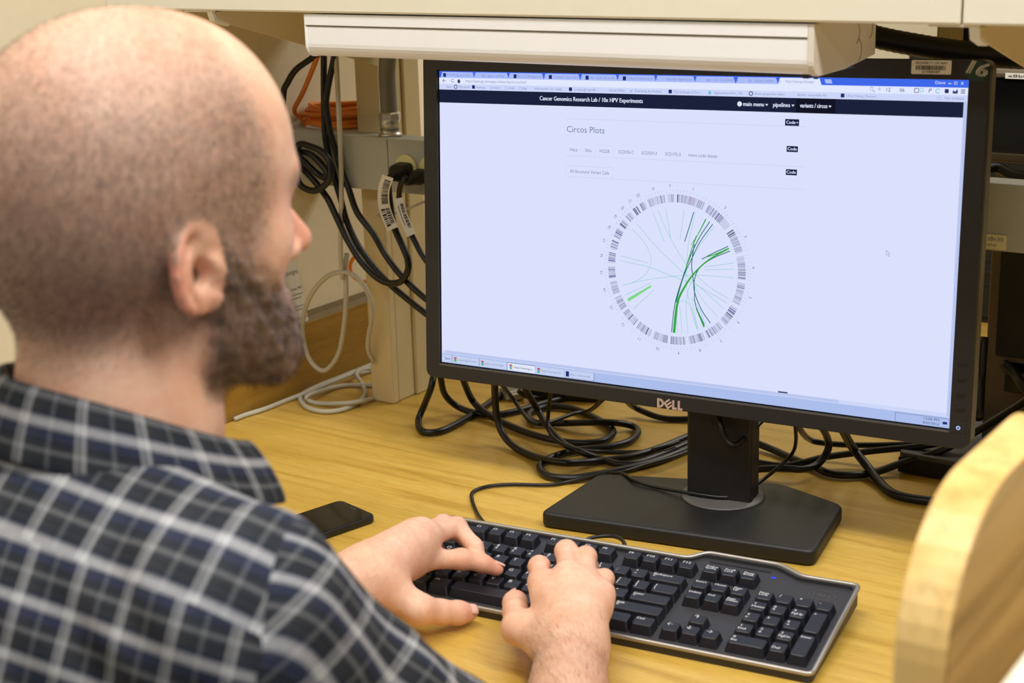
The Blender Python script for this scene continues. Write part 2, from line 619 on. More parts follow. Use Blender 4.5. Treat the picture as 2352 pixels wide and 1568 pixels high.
# silver lower bevel of the opening
box('bezel_lip', -hx - .001, hx + .001, T0 - .0003, T0 + .002, -hz - .0034, -hz - .0012, MT['stand_ring'], mon, MP, bevel=.0004)

SU, SV = SW / 600.03, SH / 337.64


def layer(k):
    e = -.00016 * k
    return lambda u, v: (u * SU - hx, e, hz - v * SV)


E_ = {}


def em(name, rgb, s=1.0):
    if name not in E_:
        E_[name] = glow('screen_' + name, srgb(*rgb), s)
    return E_[name]


def screen_piece(name, k, mat):
    f = Flat(layer(k))
    f.done = lambda: tag(f.build(name, mat, pan, MP), kind='stuff' if len(f.F) > 1 else None)
    return f


WHITE = em('white', (219, 225, 252))
f = screen_piece('page', 1, WHITE); f.rect(0, 0, 600, 337.6); f.done()
f = screen_piece('tab_strip', 2, em('tabblue', (62, 104, 232))); f.rect(0, 0, 600, 7.3); f.done()
tabs = [2, 47, 92, 137.5, 183, 228, 273, 318, 364, 409.5]
for a in tabs[:-1]:
    f = screen_piece('tab', 3, em('tab', (170, 188, 250)))
    f.poly([(a, 7.3), (a + 2.2, .9), (a + 43.2, .9), (a + 45.4, 7.3)]); f.done()
f = screen_piece('new_tab_button', 3, em('tab', (170, 188, 250))); f.poly([(459.5, 5.6), (458.2, 1.6), (465, 1.6), (466.6, 5.6)]); f.done()
f = screen_piece('toolbar', 3, em('toolbar', (226, 232, 254))); f.rect(0, 7.3, 600, 14.2)
f.poly([(409.5, 7.3), (411.7, .8), (453, .8), (455.4, 7.3)]); f.done()
f = screen_piece('bookmark_bar', 3, em('bookbar', (205, 214, 248))); f.rect(0, 14.2, 600, 20.3); f.done()
f = screen_piece('page_header', 3, em('header', (27, 33, 58))); f.rect(0, 20.6, 596.6, 35.2); f.done()
f = screen_piece('header_item', 4, em('header2', (18, 20, 36))); f.rect(429.5, 20.6, 470.5, 35.2); f.done()
f = screen_piece('scroll_bar', 3, em('scroll', (186, 198, 238)))
f.rect(596.8, 20.3, 600, 326); f.rect(5.5, 323.2, 487, 326.2); f.done()
f = screen_piece('scroll_track', 2, em('track', (206, 215, 248))); f.rect(0, 322.8, 597, 326.6); f.done()
f = screen_piece('task_bar', 3, em('taskbar', (172, 190, 236))); f.rect(0, 326.8, 600, 337.6); f.done()
for a in (1, 15.5, 53, 128.5, 166.5):
    f = screen_piece('task_button', 4, em('taskbtn', (196, 209, 240))); f.rect(a, 328.2, a + (13 if a == 1 else 36.6), 336.8); f.done()
f = screen_piece('active_button', 4, em('taskact', (226, 232, 252))); f.rect(91, 328.2, 127.6, 336.8); f.done()
f = screen_piece('button_edge', 5, em('taskedge', (96, 108, 150)))
for a in (52.2, 90.4, 203.6): f.rect(a, 328.0, a + .5, 336.9)
f.rect(90.4, 327.9, 128, 328.4); f.rect(166.5, 336.6, 203.8, 337.0); f.rect(14.4, 328.2, 14.7, 336.8)
f.rect(545.5, 328, 546, 337); f.rect(545.5, 328, 599, 328.4); f.done()

# dark lettering on light ground
f = screen_piece('dark_text', 6, em('ink', (52, 58, 92)))
f.text('\u2190', 4, 10.7, 6.5); f.text('C', 16.5, 10.7, 5.2)
f.poly([(24.6, 11), (27, 8.4), (29.4, 11), (28.6, 11), (28.6, 13), (25.4, 13), (25.4, 11)])
for u, s in ((520.5, '12'), (534.3, '06')): f.text(s, u, 10.7, 5.0)
f.text('P', 562.5, 10.7, 5.8, slant=.25)
for k in range(3): f.rect(593.4, 8.9 + 1.5 * k, 597.4, 9.6 + 1.5 * k)
f.text('Start', 4.6, 332.6, 4.1)
f.text('https://teamcgc.s...', 100, 332.6, 3.6, width=26)
f.rect(421, 321.6, 431.5, 323.0)
f.poly([(447, 0), (452, 0), (452, 1.6), (447, 1.6)])
f.text('12:06 PM', 582, 330.6, 3.4, 'CENTER', width=15); f.text('8/25/2016', 582, 334.8, 3.4, 'CENTER', width=16)
f.text('-', 575.5, 3, 5)
f.done()
f = screen_piece('grey_text', 6, em('greyink', (134, 144, 186)))
f.text('https://teamcgc.shinyapps.io/tenx-hpv/circos.html', 36, 10.7, 4.6, width=79)
for a, s, w in ((6.5, '01 STAR Alignment and De', 32), (53, 'Edit   cgpbox_workflow   ', 30), (100, 'Edit   01 STAR Alignment o', 30), (146, 'Dashboard   Cancer Cell Li', 30),
                (191, 'Files   RL2325_V03_workflo', 30), (236, 'VarScan2 Workflow from Da', 30), (281, 'https://igor.sbgenomics.co', 30), (327, 'Apps   ICGC-TCGA DREAM', 30),
                (373, 'Edit   VarScan2 workflow', 28)):
    f.text(s, a + 4.5, 4.3, 3.9, width=w)
    f.text('x', a + 38, 4.3, 3.6)
f.text('https://teamcgc.shinyapps', 417.5, 4.3, 3.9, width=30)
for a, s, w in ((10, 'Apps', 8), (27, 'RStudio01', 16), (51, 'teamcgc', 13), (74, 'more', 9), (94, 'shell', 8), (112, 'sbg', 6), (128, 'Helloworld I am Teddy', 37),
                (178, 'ioradmin@1cghc42: ~', 32), (222, 'Nicole White', 20), (247, 'sd.  Evaluating the Evaluati', 40), (299, 'The landscape of the c', 33),
                (345, 'sbgenomics/cd161_10x', 34), (391, 'Reset properties inheri', 34), (437, 'docker: executable file', 33), (489, 'Ulivar Deong | Resourc', 32), (578, 'Other bookmarks', 20)):
    f.text(s, a * .985 if a < 560 else a, 17.3, 3.7, width=w * .93)
for a, s in ((22, 'ioradmin@18.CH/D'), (60, 'graph-sevenbridges'), (136, 'https://teamcgc.shin'), (173, 'Inbox - roberto.onde')):
    f.text(s, a, 332.6, 3.5, width=26)
for a in (71.5, 91, 109.5, 574.5): f.line([(a, 16.2), (a - 3, 16.2), (a - 3, 18.8), (a, 18.8), (a, 16.2)], .35, smooth=1)
f.line([(505.5, 8.6), (508, 8.6), (508, 11.4), (505.5, 11.4), (505.5, 8.6)], .5, smooth=1); f.line([(508, 11.4), (510, 13)], .6)
for u in (513,): f.text('*', u, 11.4, 7)
f.done()
f = screen_piece('page_text', 6, em('pageink', (120, 128, 168)))
f.text('Circos Plots', 166.7, 60.2, 9.6, width=46.5)
for u, s, w in ((171.2, 'HeLa', 9), (190, 'Siha', 7.6), (207.8, 'H2228', 11.5), (230.5, 'SCD076-C', 18), (258, 'SCD029-3', 18), (285.8, 'SCD175-3', 18), (313, 'more code details', 32.5)):
    f.text(s, u, 82.1, 5.0, width=w)
f.text('All Structural Variant Calls', 171.4, 105.5, 5.0, width=48.5)
f.done()
f = screen_piece('hairline', 5, em('hair', (196, 204, 238)))
for a, b, c in ((166, 442, 48.5), (166, 442, 88.4), (166, 442, 111.2)): f.rect(a, c, b, c + .35)
f.line([(166.4, 111), (166.4, 99.5), (223.4, 99.5), (223.4, 111)], .4, smooth=1)
f.line([(202.5, 88.4), (202.5, 76), (224, 76), (224, 88.4)], .35, smooth=1)
f.done()
f = screen_piece('icon', 6, em('icon', (30, 46, 110)))
for u in (8, 101.5, 146.5, 192, 237):
    f.rect(u - 2.2, 2.2, u + 1.6, 6.4)
for u, v in ((46.6, 17), (171.4, 17), (290.6, 17), (580, 10.7), (477.6, 17)): f.rect(u - 1.9, v - 1.9, u + 1.9, v + 1.9)
f.rect(168, 329.4, 172, 335.4)
f.poly([(586, 9.6), (588, 11.2), (590.4, 8.2), (590.4, 12.8), (585.6, 12.8)])
f.rect(593.5, 331.5, 598, 334)
for u in (22.6, 381): f.line([(u + 2 * math.cos(a), 17.2 + 2 * math.sin(a)) for a in np.linspace(0, 6.28, 13)], .8, smooth=1)
f.line([(549, 8.8), (553, 8.8), (553, 12.6), (549, 12.6), (549, 8.8)], .7, smooth=1)
f.done()
f = screen_piece('icon_accent', 6, em('accent', (110, 196, 216)))
f.line([(571.5 + 2 * math.cos(a), 10.7 + 2 * math.sin(a)) for a in np.linspace(.6, 6.0, 13)], .8, smooth=1)
f.line([(560 - 4 + 1.8 * math.cos(a), 10.2 + 1.8 * math.sin(a)) for a in np.linspace(0, 6.28, 13)], .6, smooth=1)
f.rect(334, 15.6, 337, 19)
f.done()
for nm, colr, a0, a1 in (('icon_red', (206, 62, 60), -2.6, -.5), ('icon_green', (84, 176, 96), .6, 2.6), ('icon_yellow', (240, 206, 80), -.5, .6), ('icon_blue', (52, 116, 222), 0, 0)):
    f = screen_piece(nm, 6, em(nm, colr))
    for u in (19.3, 57, 95.4, 132.5):
        if nm == 'icon_blue':
            f.poly([(u + 1.1 * math.cos(a), 332.6 + 1.1 * math.sin(a)) for a in np.linspace(0, 6.28, 11)[:-1]])
        else:
            n = 7
            f.poly([(u + 2.7 * math.cos(a), 332.6 + 2.9 * math.sin(a)) for a in np.linspace(a0, a1, n)] + [(u + 1.35 * math.cos(a), 332.6 + 1.4 * math.sin(a)) for a in np.linspace(a1, a0, n)])
    f.done()
# white lettering on dark ground
for r4 in ((418.6, 41.6, 433.4, 48.2), (421.2, 68.4, 433.2, 74.3), (421.2, 91.7, 433.0, 97.6)):
    f = screen_piece('code_button', 4, em('button', (24, 30, 66))); f.rect(*r4); f.done()
f = screen_piece('light_text', 7, em('lighttext', (226, 232, 255)))
f.text('Cancer Genomics Research Lab / 10x HPV Experiments', 132.5, 27.7, 6.6, width=126); f.text('Cancer Genomics Research Lab / 10x HPV Experiments', 132.8, 27.7, 6.6, width=126)
f.poly([(369 + 2.6 * math.cos(a), 27.9 + 2.6 * math.sin(a)) for a in np.linspace(0, 6.28, 13)[:-1]])
for u, s, w in ((372.5, 'main menu', 22.5), (405, 'pipelines', 18), (433.8, 'variants / circos', 28.5)):
    f.text(s, u, 27.9, 6.0, width=w); f.text(s, u + .25, 27.9, 6.0, width=w)
for u in (398.5, 426.5, 465.2): f.poly([(u - 1.6, 27.2), (u + 1.6, 27.2), (u, 29.2)])
for u, v, s in ((419.8, 44.9, 'Code'), (422.2, 71.3, 'Code'), (422.0, 94.6, 'Code')):
    f.text(s, u, v, 4.5, width=9.6); f.text(s, u + .2, v, 4.5, width=9.6)
f.poly([(430.4, 44.4), (432.6, 44.4), (431.5, 45.8)])
f.text('Dave', 568.5, 3.0, 4.2, width=9.5); f.text('x', 593, 2.8, 5.5); f.rect(581.2, 3.2, 584, 4.0)
f.line([(587, 2.0), (589.4, 2.0), (589.4, 4.2), (587, 4.2), (587, 2.0)], .5, smooth=1)
f.done()
f = screen_piece('pointer', 7, em('pointer', (120, 126, 160)))
f.line([(529, 166.4), (529, 171.2), (530.2, 170.2), (531.4, 172.4), (532.2, 172), (531, 169.8), (532.6, 169.8), (529, 166.4)], .4, smooth=1); f.done()

# the circular chromosome plot
RCX, RCY, RO, RI = 300.5, 204.3, 80.6, 72.0
chrom = [249, 243, 198, 191, 181, 171, 159, 146, 141, 135.5, 135, 134, 115, 107, 102.5, 90, 81, 78, 59, 63, 48, 51, 155, 59]
names = [str(i) for i in range(1, 23)] + ['X', 'Y']
gap = rad(2.55)
tot = 2 * math.pi - gap * 24
rr = random.Random(11)
fa = {k: screen_piece(nm, 5 + (k > 0), em(nm, colr)) for k, (nm, colr) in enumerate((('band_pale', (200, 205, 232)), ('band_grey', (150, 154, 196)), ('band_blue', (66, 62, 140)), ('band_dark', (26, 24, 62)), ('band_red', (150, 50, 110))))}
fl = screen_piece('plot_label', 6, em('plotink', (112, 116, 156)))
ft = screen_piece('plot_tick', 6, em('tick', (178, 184, 220)))


def pol(r_, a):
    return (RCX + r_ * math.sin(a), RCY - r_ * math.cos(a))


def arc(fl_, a0, a1, r0, r1, n=3):
    n = max(2, int((a1 - a0) / .03) + 2)
    A = np.linspace(a0, a1, n)
    for i in range(n - 1):
        fl_.poly([pol(r0, A[i]), pol(r1, A[i]), pol(r1, A[i + 1]), pol(r0, A[i + 1])])


ang = gap / 2 - rad(1.0)
for c, nm in zip(chrom, names):
    w = tot * c / sum(chrom)
    arc(fa[0], ang, ang + w, RI, RO)
    t = ang + .004
    while t < ang + w - .004:
        b = rr.choice((.003, .005, .007, .011))
        q = rr.random()
        k = 3 if q > .86 else 2 if q > .66 else 1 if q > .34 else -1
        if nm == 'Y': k = 1 if q > .6 else -1
        if nm in ('1', '6') and abs(t - ang - w * .5) < .012: k = 4
        if k > 0: arc(fa[k], t, min(t + b, ang + w), RI, RO)
        t += b + rr.choice((.005, .009, .014))
    for q in np.arange(ang, ang + w, rad(2.6)):
        ft.line([pol(RO + 1.6, q), pol(RO + 2.8, q)], .35); ft.rect(*pol(RO + 4.6, q), *(np.array(pol(RO + 4.6, q)) + .8))
    m = ang + w / 2
    fl.text(nm, *pol(RO + 8.6, m), 4.6, 'CENTER', rot=-m)
    ang += w + gap
for q in fa.values(): q.done()
fl.done(); ft.done()
LINKS = [
 ('link_thin', 6, (128, 200, 190), [([(-27.7,-59.9),(-20.2,-43.9),(-13.8,-29.8)], .42, .42), ([(-21.3,-62.5),(-11.3,-42.0),(5.7,-15.8),(18.2,-1.8),(38.8,13.9),(62.4,25.5)], .42, .42), ([(-12.7,-64.9),(-8.6,-47.2),(-6.0,-32.8)], .42, .42), ([(8.9,-65.3),(7.0,-48.2),(4.9,-32.9)], .42, .42), ([(21.9,-62.7),(14.9,-30.2),(13.0,3.6),(15.5,25.9),(26.6,61.4)], .42, .42), ([(44.4,-50.0),(32.2,-33.8),(18.0,-11.8),(10.3,7.6)], .42, .42), ([(-46.7,-46.8),(-23.3,-23.7),(8.8,1.4),(33.6,19.3),(56.8,36.3)], .42, .42), ([(-52.2,-40.3),(-35.8,-25.3),(-28.5,-8.2),(-35.2,7.5),(-50.5,17.7),(-62.9,21.9)], .42, .42), ([(-65.8,-10.2),(-48.1,-7.7),(-32.7,-5.0)], .42, .42), ([(-65.8,-5.0),(-32.6,-0.9),(-2.0,7.3),(22.7,13.4),(45.8,23.2),(60.6,30.0)], .42, .42), ([(-62.9,21.9),(-32.3,13.0),(4.8,5.8),(31.8,3.1),(67.7,2.8)], .42, .42), ([(-58.8,32.0),(-43.3,24.1),(-29.2,16.7)], .42, .42), ([(-48.6,46.1),(-36.1,34.3),(-24.2,23.5)], .42, .42), ([(66.5,-12.8),(50.2,-9.1),(33.6,-6.4)], .42, .42), ([(67.7,-6.4),(33.7,-2.8)], .42, .42), ([(21.2,7.9),(16.1,19.6),(13.5,38.7),(16.6,65.9)], .42, .42), ([(6.3,38.1),(7.9,51.8),(9.7,67.1)], .42, .42), ([(3.6,39.6),(3.2,52.3),(4.2,67.7)], .42, .42), ([(3.5,37.1),(9.5,31.9),(19.2,38.2),(27.3,61.9)], .42, .42), ([(20.3,28.0),(23.4,44.1),(28.2,61.6)], .42, .42), ([(22.7,15.3),(33.9,30.5),(50.1,45.6)], .42, .42), ([(21.0,29.2),(30.1,40.9),(36.6,56.6)], .42, .42)]),
 ('link_dark', 7, (38, 112, 116), [([(20.2,-63.2),(15.5,-47.5),(10.4,-31.1)], .95, .95), ([(38.7,-54.2),(26.8,-35.9),(16.6,-14.1),(9.0,7.7),(0.7,36.1),(-2.8,67.6)], .95, .95), ([(42.1,-51.7),(28.2,-32.3),(19.3,-14.3),(10.3,5.1),(1.7,34.7)], .95, .95), ([(21.6,-29.4),(19.2,-6.9),(22.8,16.5),(24.6,35.2),(35.2,55.5)], .95, .95), ([(60.1,-29.7),(44.5,-21.8),(30.7,-14.0)], .95, .95), ([(62.3,-24.9),(43.4,-16.2),(28.9,-5.2),(23.2,6.5),(22.8,20.3),(31.4,39.5),(42.3,53.2)], .95, .95)]),
 ('link_green', 8, (52, 168, 62), [([(34.3,-56.7),(24.7,-38.3),(17.6,-28.2)], 1.23, 0.55), ([(61.3,-27.3),(39.4,-14.6),(22.4,1.6),(10.6,18.8),(3.5,35.8),(0.2,67.8)], 0.82, 3.01), ([(35.3,58.0),(30.3,48.4),(25.3,38.8)], 1.92, 0.69), ([(60.9,-27.5),(48.5,-21.5),(36.7,-16.9)], 1.64, 0.82), ([(24.1,-38.2),(20.3,-28.1),(11.5,-0.0)], 1.37, 0.82)]),
 ('link_light', 8, (126, 216, 136), [([(-55.6,37.4),(-28.0,19.6)], 3.56, 1.92)])]
for nm, k, colr, items in LINKS:
    f = screen_piece(nm, k, em(nm, colr))
    for pts, w0, w1 in items: f.line([(RCX + a, RCY + b) for a, b in pts], w0, w1)
    f.done()

# marks and controls on the bezel
yb = T0 - .0004
bz = lambda e: (lambda u, v: (u * SU - hx, yb - e, hz - v * SV))
for v in (271.1, 286.3, 301.5, 316.3):
    u0 = 610.5 * SU - hx
    z0 = hz - v * SV
    prism('menu_button', rrect(u0 - .0042, u0 + .0042, z0 - .0022, z0 + .0022, .002, 4), T0 - .0009, T0 + .001, MT['black'], mon, MP, axis='y', bevel=.0004)
prism('power_button', rrect(603.4 * SU - hx, 617.4 * SU - hx, hz - 340 * SV, hz - 329.5 * SV, .0006, 2), T0 - .0004, T0 + .001, MT['bezel'], mon, MP, axis='y', bevel=.0002)
f = Flat(bz(.0003))
f.line([(610 + 1.7 * math.sin(a), 334.8 - 1.7 * math.cos(a)) for a in np.linspace(.6, 5.68, 12)], .7, smooth=1)
f.line([(610, 332.6), (610, 334.6)], .7)
f.build('power_light', MT['power_led'], mon, MP)
# raised maker's lettering: D, tilted E, L, L
def solid(name, polys, y0, y1, mat):
    bm = bmesh.new()
    for pts in polys:
        q = [bz(0)(*p) for p in pts]
        a = [bm.verts.new((x, y0, z)) for x, _, z in q]
        b = [bm.verts.new((x, y1, z)) for x, _, z in q]
        bm.faces.new(a); bm.faces.new(b[::-1])
        for i in range(len(a)): bm.faces.new((a[i], a[(i + 1) % len(a)], b[(i + 1) % len(a)], b[i]))
    return bm_obj(name, bm, mat, mon, MP)


LT, LB = 345.4, 355.6
def bar(x0, x1, y0, y1): return [(x0, y0), (x1, y0), (x1, y1), (x0, y1)]
Dp = [bar(284.0, 286.6, LT, LB)]
A = np.linspace(-math.pi / 2, math.pi / 2, 9)
for i in range(8):
    Dp.append([(286.2 + 6.0 * math.cos(A[i]), 350.5 + 5.1 * math.sin(A[i])), (286.2 + 6.0 * math.cos(A[i + 1]), 350.5 + 5.1 * math.sin(A[i + 1])),
               (286.2 + 3.5 * math.cos(A[i + 1]), 350.5 + 2.8 * math.sin(A[i + 1])), (286.2 + 3.5 * math.cos(A[i]), 350.5 + 2.8 * math.sin(A[i]))])
def rot_(pts, cx, cy, a):
    c, s = math.cos(a), math.sin(a)
    return [(cx + (x - cx) * c - (y - cy) * s, cy + (x - cx) * s + (y - cy) * c) for x, y in pts]
Ep = [rot_(bar(293.2, 295.4, 346.2, 354.8), 297.2, 350.5, -.66)] + [rot_(bar(295.4, 301.6, y, y + 2.0), 297.2, 350.5, -.66) for y in (346.2, 349.5, 352.8)]
Lp = []
for x in (302.0, 308.6): Lp += [bar(x, x + 2.5, LT, LB), bar(x + 2.5, x + 5.6, LB - 2.3, LB)]
solid('logo', Dp + Ep + Lp, T0 - .0010, T0 + .0006, MT['logo'])
# property label and numbered sticker, stuck on the bezel
def patch(name, u0, v0, u1, v1, r, mat, parent=None, e=.0002):
    o = bz(e)
    pts = rrect(u0, u1, v0, v1, r, 5)
    q = [o(*p) for p in pts]
    return prism(name, [(x, z) for x, _, z in q], T0 - .0003 - e, T0 + .0004, mat, parent, MP, axis='y')
lab = patch('property_label', 545.9, -18.0, 584.2, -4.9, 1.2, MT['paper'])
tag(lab, 'white barcode property label on the monitor top bezel', 'label')
f = Flat(bz(.0006))
f.text('PROPERTY OF NIH', 565, -15.2, 3.3, 'CENTER', width=30); f.text('01988589', 565, -6.9, 3.2, 'CENTER', width=17)
x = 550.5
while x < 579:
    b = rr.choice((.4, .6, .9)); f.rect(x, -13, x + b, -8.9); x += b + rr.choice((.35, .5, .8))
tag(f.build('print', MT['ink'], lab, MP), kind='stuff')
o = bz(.0002)
q = [o(608.3 + 11.2 * math.cos(a), -8.3 + 9.6 * math.sin(a)) for a in np.linspace(0, 2 * math.pi, 33)[:-1]]
st = prism('number_sticker', [(x, z) for x, _, z in q if True], T0 - .0006, T0 + .0004, MT['sticker_green'], None, MP, axis='y')
tag(st, 'dark green round sticker numbered 16 on the monitor corner', 'sticker')
f = Flat(bz(.0008))
for k in range(6):
    f.text('16', 607.2 + .36 * k, -10.4 + .06 * k, 18.5, 'CENTER', width=17.5, rot=-.22, slant=.24)
f.build('print', MT['paper'], st, MP)

# stand: base plate, neck, swivel ring
def lerp2(a, b, t): return (a[0] + (b[0] - a[0]) * t, a[1] + (b[1] - a[1]) * t)
bp = [(.050, .100), (.349, .150), tuple(onz(1938, 1170, .012)[:2]), tuple(onz(1791, 1119, .012)[:2]), tuple(onz(1376, 1097, .012)[:2])]
def round_poly(pts, r, n=6):
    out = []
    m = len(pts)
    for i in range(m):
        p0, p1, p2 = (np.array(pts[j % m], float) for j in (i - 1, i, i + 1))
        a = p1 + (p0 - p1) / np.linalg.norm(p0 - p1) * r
        b = p1 + (p2 - p1) / np.linalg.norm(p2 - p1) * r
        for k in range(n + 1):
            t = k / n
            out.append(tuple((1 - t) ** 2 * a + 2 * t * (1 - t) * p1 + t * t * b))
    return out
prism('base_plate', round_poly(bp, .012), .0006, .018, MT['black_soft'], mon, I4, bevel=.004, seg=3)
NY = rad(9.5)
NM = TR((.200, .242, 0), (0, 0, NY))
lathe('swivel_ring', [(.0, .018), (.046, .018), (.046, .0195), (.0445, .0206), (.0, .0206)], MT['stand_ring'], mon, NM, 40)
prism('neck', rrect(-.0365, .0365, -.017, .017, .004, 4), .0206, .30, MT['black'], mon, NM)
lathe('cable_hole', [(.016, -.0005), (.016, .0004), (.0155, .0006)], MT['case_black'], mon, NM @ TR((.004, -.017, .118), RX90), 24)
box('neck_mount', -.035, .035, -.020, .012, .24, .33, MT['black_soft'], mon, NM, bevel=.003)
# ------------------------------------------------------------------ keyboard
U = .01905
KYAW, KSL = rad(6.67), math.atan(.136)
KM = TR((0, 0, 0), (0, 0, KYAW))
K2 = KM @ TR((0, 0, .032), (KSL, 0, 0))               # key-top plane
kb = thing('keyboard', 'black full-size keyboard with silver rim under the typing hands', 'keyboard', (.21, -.03, 0))
WORLD[kb.name] = kb.matrix_basis.copy()


def kl(px, py, z):
    p = onz(px, py, z)
    c, s = math.cos(KYAW), math.sin(KYAW)
    return (p[0] * c + p[1] * s, -p[0] * s + p[1] * c)


KX0, KX1, KY0, KY1 = -.0135, .4325, -.1285, .0175
deck_out = round_poly([(KX0, KY0), (KX1, KY0), (KX1, KY1 + .004), (.378, KY1 + .003), (.352, .034), (.277, .034), (.262, KY1 + .001), (KX0, KY1)], .006, 4)
dz = lambda y: .032 + .136 * y - .0088
bmk = bmesh.new()
LIP = .0036                                           # the rim stands proud of the recessed key deck
insx = lambda x: .2095 + (x - .2095) * .9835
insy = lambda y: -.050 + (y + .050) * .955
rings = [[(x, y, .0008 + max(0, y + .1285) * .075) for x, y in deck_out],
         [(x, y, dz(y) + LIP) for x, y in deck_out],
         [(insx(x), insy(y), dz(insy(y)) + LIP) for x, y in deck_out],
         [(insx(x), insy(y), dz(insy(y))) for x, y in deck_out]]
rv = [[bmk.verts.new(p) for p in r] for r in rings]
n = len(deck_out)
bmk.faces.new(rv[0][::-1]); bmk.faces.new(rv[3])
for a in range(3):
    for i in range(n):
        j = (i + 1) % n
        bmk.faces.new((rv[a][i], rv[a][j], rv[a + 1][j], rv[a + 1][i]))
bm_obj('body', bmk, MT['kb_deck'], kb, KM)
V, F = tube_geo([(x, y, dz(y) + LIP) for x, y in deck_out], .0023, 8, True)
mk('silver_rim', V, F, MT['silver'], kb, KM, True)
for fx in (.02, .39):
    box('foot', fx, fx + .03, -.004, .006, .0005, .012, MT['black'], kb, KM, bevel=.001)
# card reader slot, status lights and embossed badge
box('card_slot', .283, .346, .0225, .0250, dz(.024) - .002, dz(.024) + .0004, MT['black'], kb, KM, bevel=.0003)
lx, ly = kl(1777, 1325, .026)
box('status_light', lx - .0022, lx + .0022, ly - .0008, ly + .0008, dz(ly) - .001, dz(ly) + .0003, MT['blue_led'], kb, KM, bevel=0)
f = Flat(lambda a, b: (a, b, dz(b) + .00025))
for px, py in ((1773, 1333), (1804, 1338), (1838, 1343), (1612, 1286)):
    a, b = kl(px, py, .026)
    f.line([(a - .0012, b - .001), (a - .0012, b + .001), (a + .0012, b + .001), (a + .0012, b - .001)], .0004, smooth=1)
f.build('status_icon', MT['stand_ring'], kb, KM)
bx, by = kl(1888, 1366, .024)
f = Flat(lambda a, b: (a, b, dz(b) + .00025))
f.line([(bx + .0125 * math.cos(a), by + .0075 * math.sin(a)) for a in np.linspace(0, 2 * math.pi, 25)], .0006, smooth=1)
f.text('DELL', bx, by, .0075, 'CENTER', width=.018, flip=1)
f.build('badge', MT['stand_ring'], kb, KM)

CAPS = {}


def cap_mesh(w, h):
    if (w, h) in CAPS:
        return CAPS[(w, h)]
    W_, H_ = w * U - .0007, h * U - .0007
    L = [rrect(-W_ / 2, W_ / 2, -H_ / 2, H_ / 2, .001, 1),
         rrect(-W_ / 2 + .0021, W_ / 2 - .0021, -H_ / 2 + .0040, H_ / 2 - .0006, .0016, 1),
         rrect(-W_ / 2 + .0026, W_ / 2 - .0026, -H_ / 2 + .0046, H_ / 2 - .0011, .0016, 1)]
    Z = (-.0092, -.0004, 0)
    V = [(x, y, z) for lp, z in zip(L, Z) for x, y in lp]
    m = len(L[0])
    F = [(i * m + k, i * m + (k + 1) % m, (i + 1) * m + (k + 1) % m, (i + 1) * m + k) for i in range(2) for k in range(m)]
    F.append(tuple(2 * m + k for k in range(m)))
    me = bpy.data.meshes.new('key')
    me.from_pydata(V, [], F)
    me.materials.append(MT['keycap'])
    CAPS[(w, h)] = me
    return me


def key(col, row, w=1, h=1, leg=(), size=.0046):
    """col/row in key units; leg = list of (text, x, y) in mm from the cap's top-left"""
    x = (col - .36) * U + w * U / 2
    y = -row * U * 1.009 + .34 * U - h * U / 2
    M = K2 @ TR((x, y, 0))
    o = bpy.data.objects.new('key', cap_mesh(w, h))
    COL.objects.link(o)
    place(o, M, kb)
    if leg:
        f = Flat(lambda a, b: (a, b, .00016))
        x0, y0 = -w * U / 2 + .0040, h * U / 2 - .0046
        for s, a, b in leg:
            sz = size * 1.22
            wd = min(text_geo(s, sz)[0][:, 0].max() * 1.05, w * U - .0062)
            for e in (0, .00022):
                f.text(s, x0 + a * .001 - .0006 + e, y0 - b * .001, sz, width=wd if len(s) > 2 else None, flip=1)
        tag(f.build('legend', MT['legend'], o, M), kind='stuff' if len(leg) > 1 else None)


def L1(s): return [(s, .4, .2)]
def L2(a, b): return [(a, .6, .2), (b, .6, 5.0)]


key(0, 0, leg=L1('Esc'), size=.0040)
for i in range(12):
    key((2, 6.5, 11)[i // 4] + i % 4, 0, leg=L1('F%d' % (i + 1)), size=.0042)
for i, (a, b) in enumerate((('PrtScn', 'SysRq'), ('Scroll', 'Lock'), ('Pause', 'Break'))):
    key(15.30 + i, 0, leg=[(a, 0, 0), (b, 0, 3.0)], size=.0034)
for i, (a, b) in enumerate(zip('~!@#$%^&*()_+', '`1234567890-=')):
    key(i, 1.5, leg=L2(a, b))
key(13, 1.5, 2, leg=[('Backspace', .5, .2), ('\u2190', .5, 3.4)], size=.0036)
key(0, 2.5, 1.5, leg=L1('Tab'), size=.0036)
for i, c in enumerate('QWERTYUIOP'): key(1.5 + i, 2.5, leg=L1(c), size=.0054)
for i, (a, b) in enumerate((('{', '['), ('}', ']'))): key(11.5 + i, 2.5, leg=L2(a, b))
key(13.5, 2.5, 1.5, leg=L2('|', '\\'))
key(0, 3.5, 1.75, leg=L1('Caps'), size=.0036)
for i, c in enumerate('ASDFGHJKL'): key(1.75 + i, 3.5, leg=L1(c), size=.0054)
for i, (a, b) in enumerate(((':', ';'), ('"', "'"))): key(10.75 + i, 3.5, leg=L2(a, b))
key(12.75, 3.5, 2.25, leg=[('Enter', .5, .2), ('\u2190', .5, 3.4)], size=.0036)
key(0, 4.5, 2.25, leg=L1('Shift'), size=.0036)
for i, c in enumerate('ZXCVBNM'): key(2.25 + i, 4.5, leg=L1(c), size=.0054)
for i, (a, b) in enumerate((('<', ','), ('>', '.'), ('?', '/'))): key(9.25 + i, 4.5, leg=L2(a, b))
key(12.25, 4.5, 2.75, leg=[('Shift', .5, .2), ('\u21e7', .5, 3.4)], size=.0036)
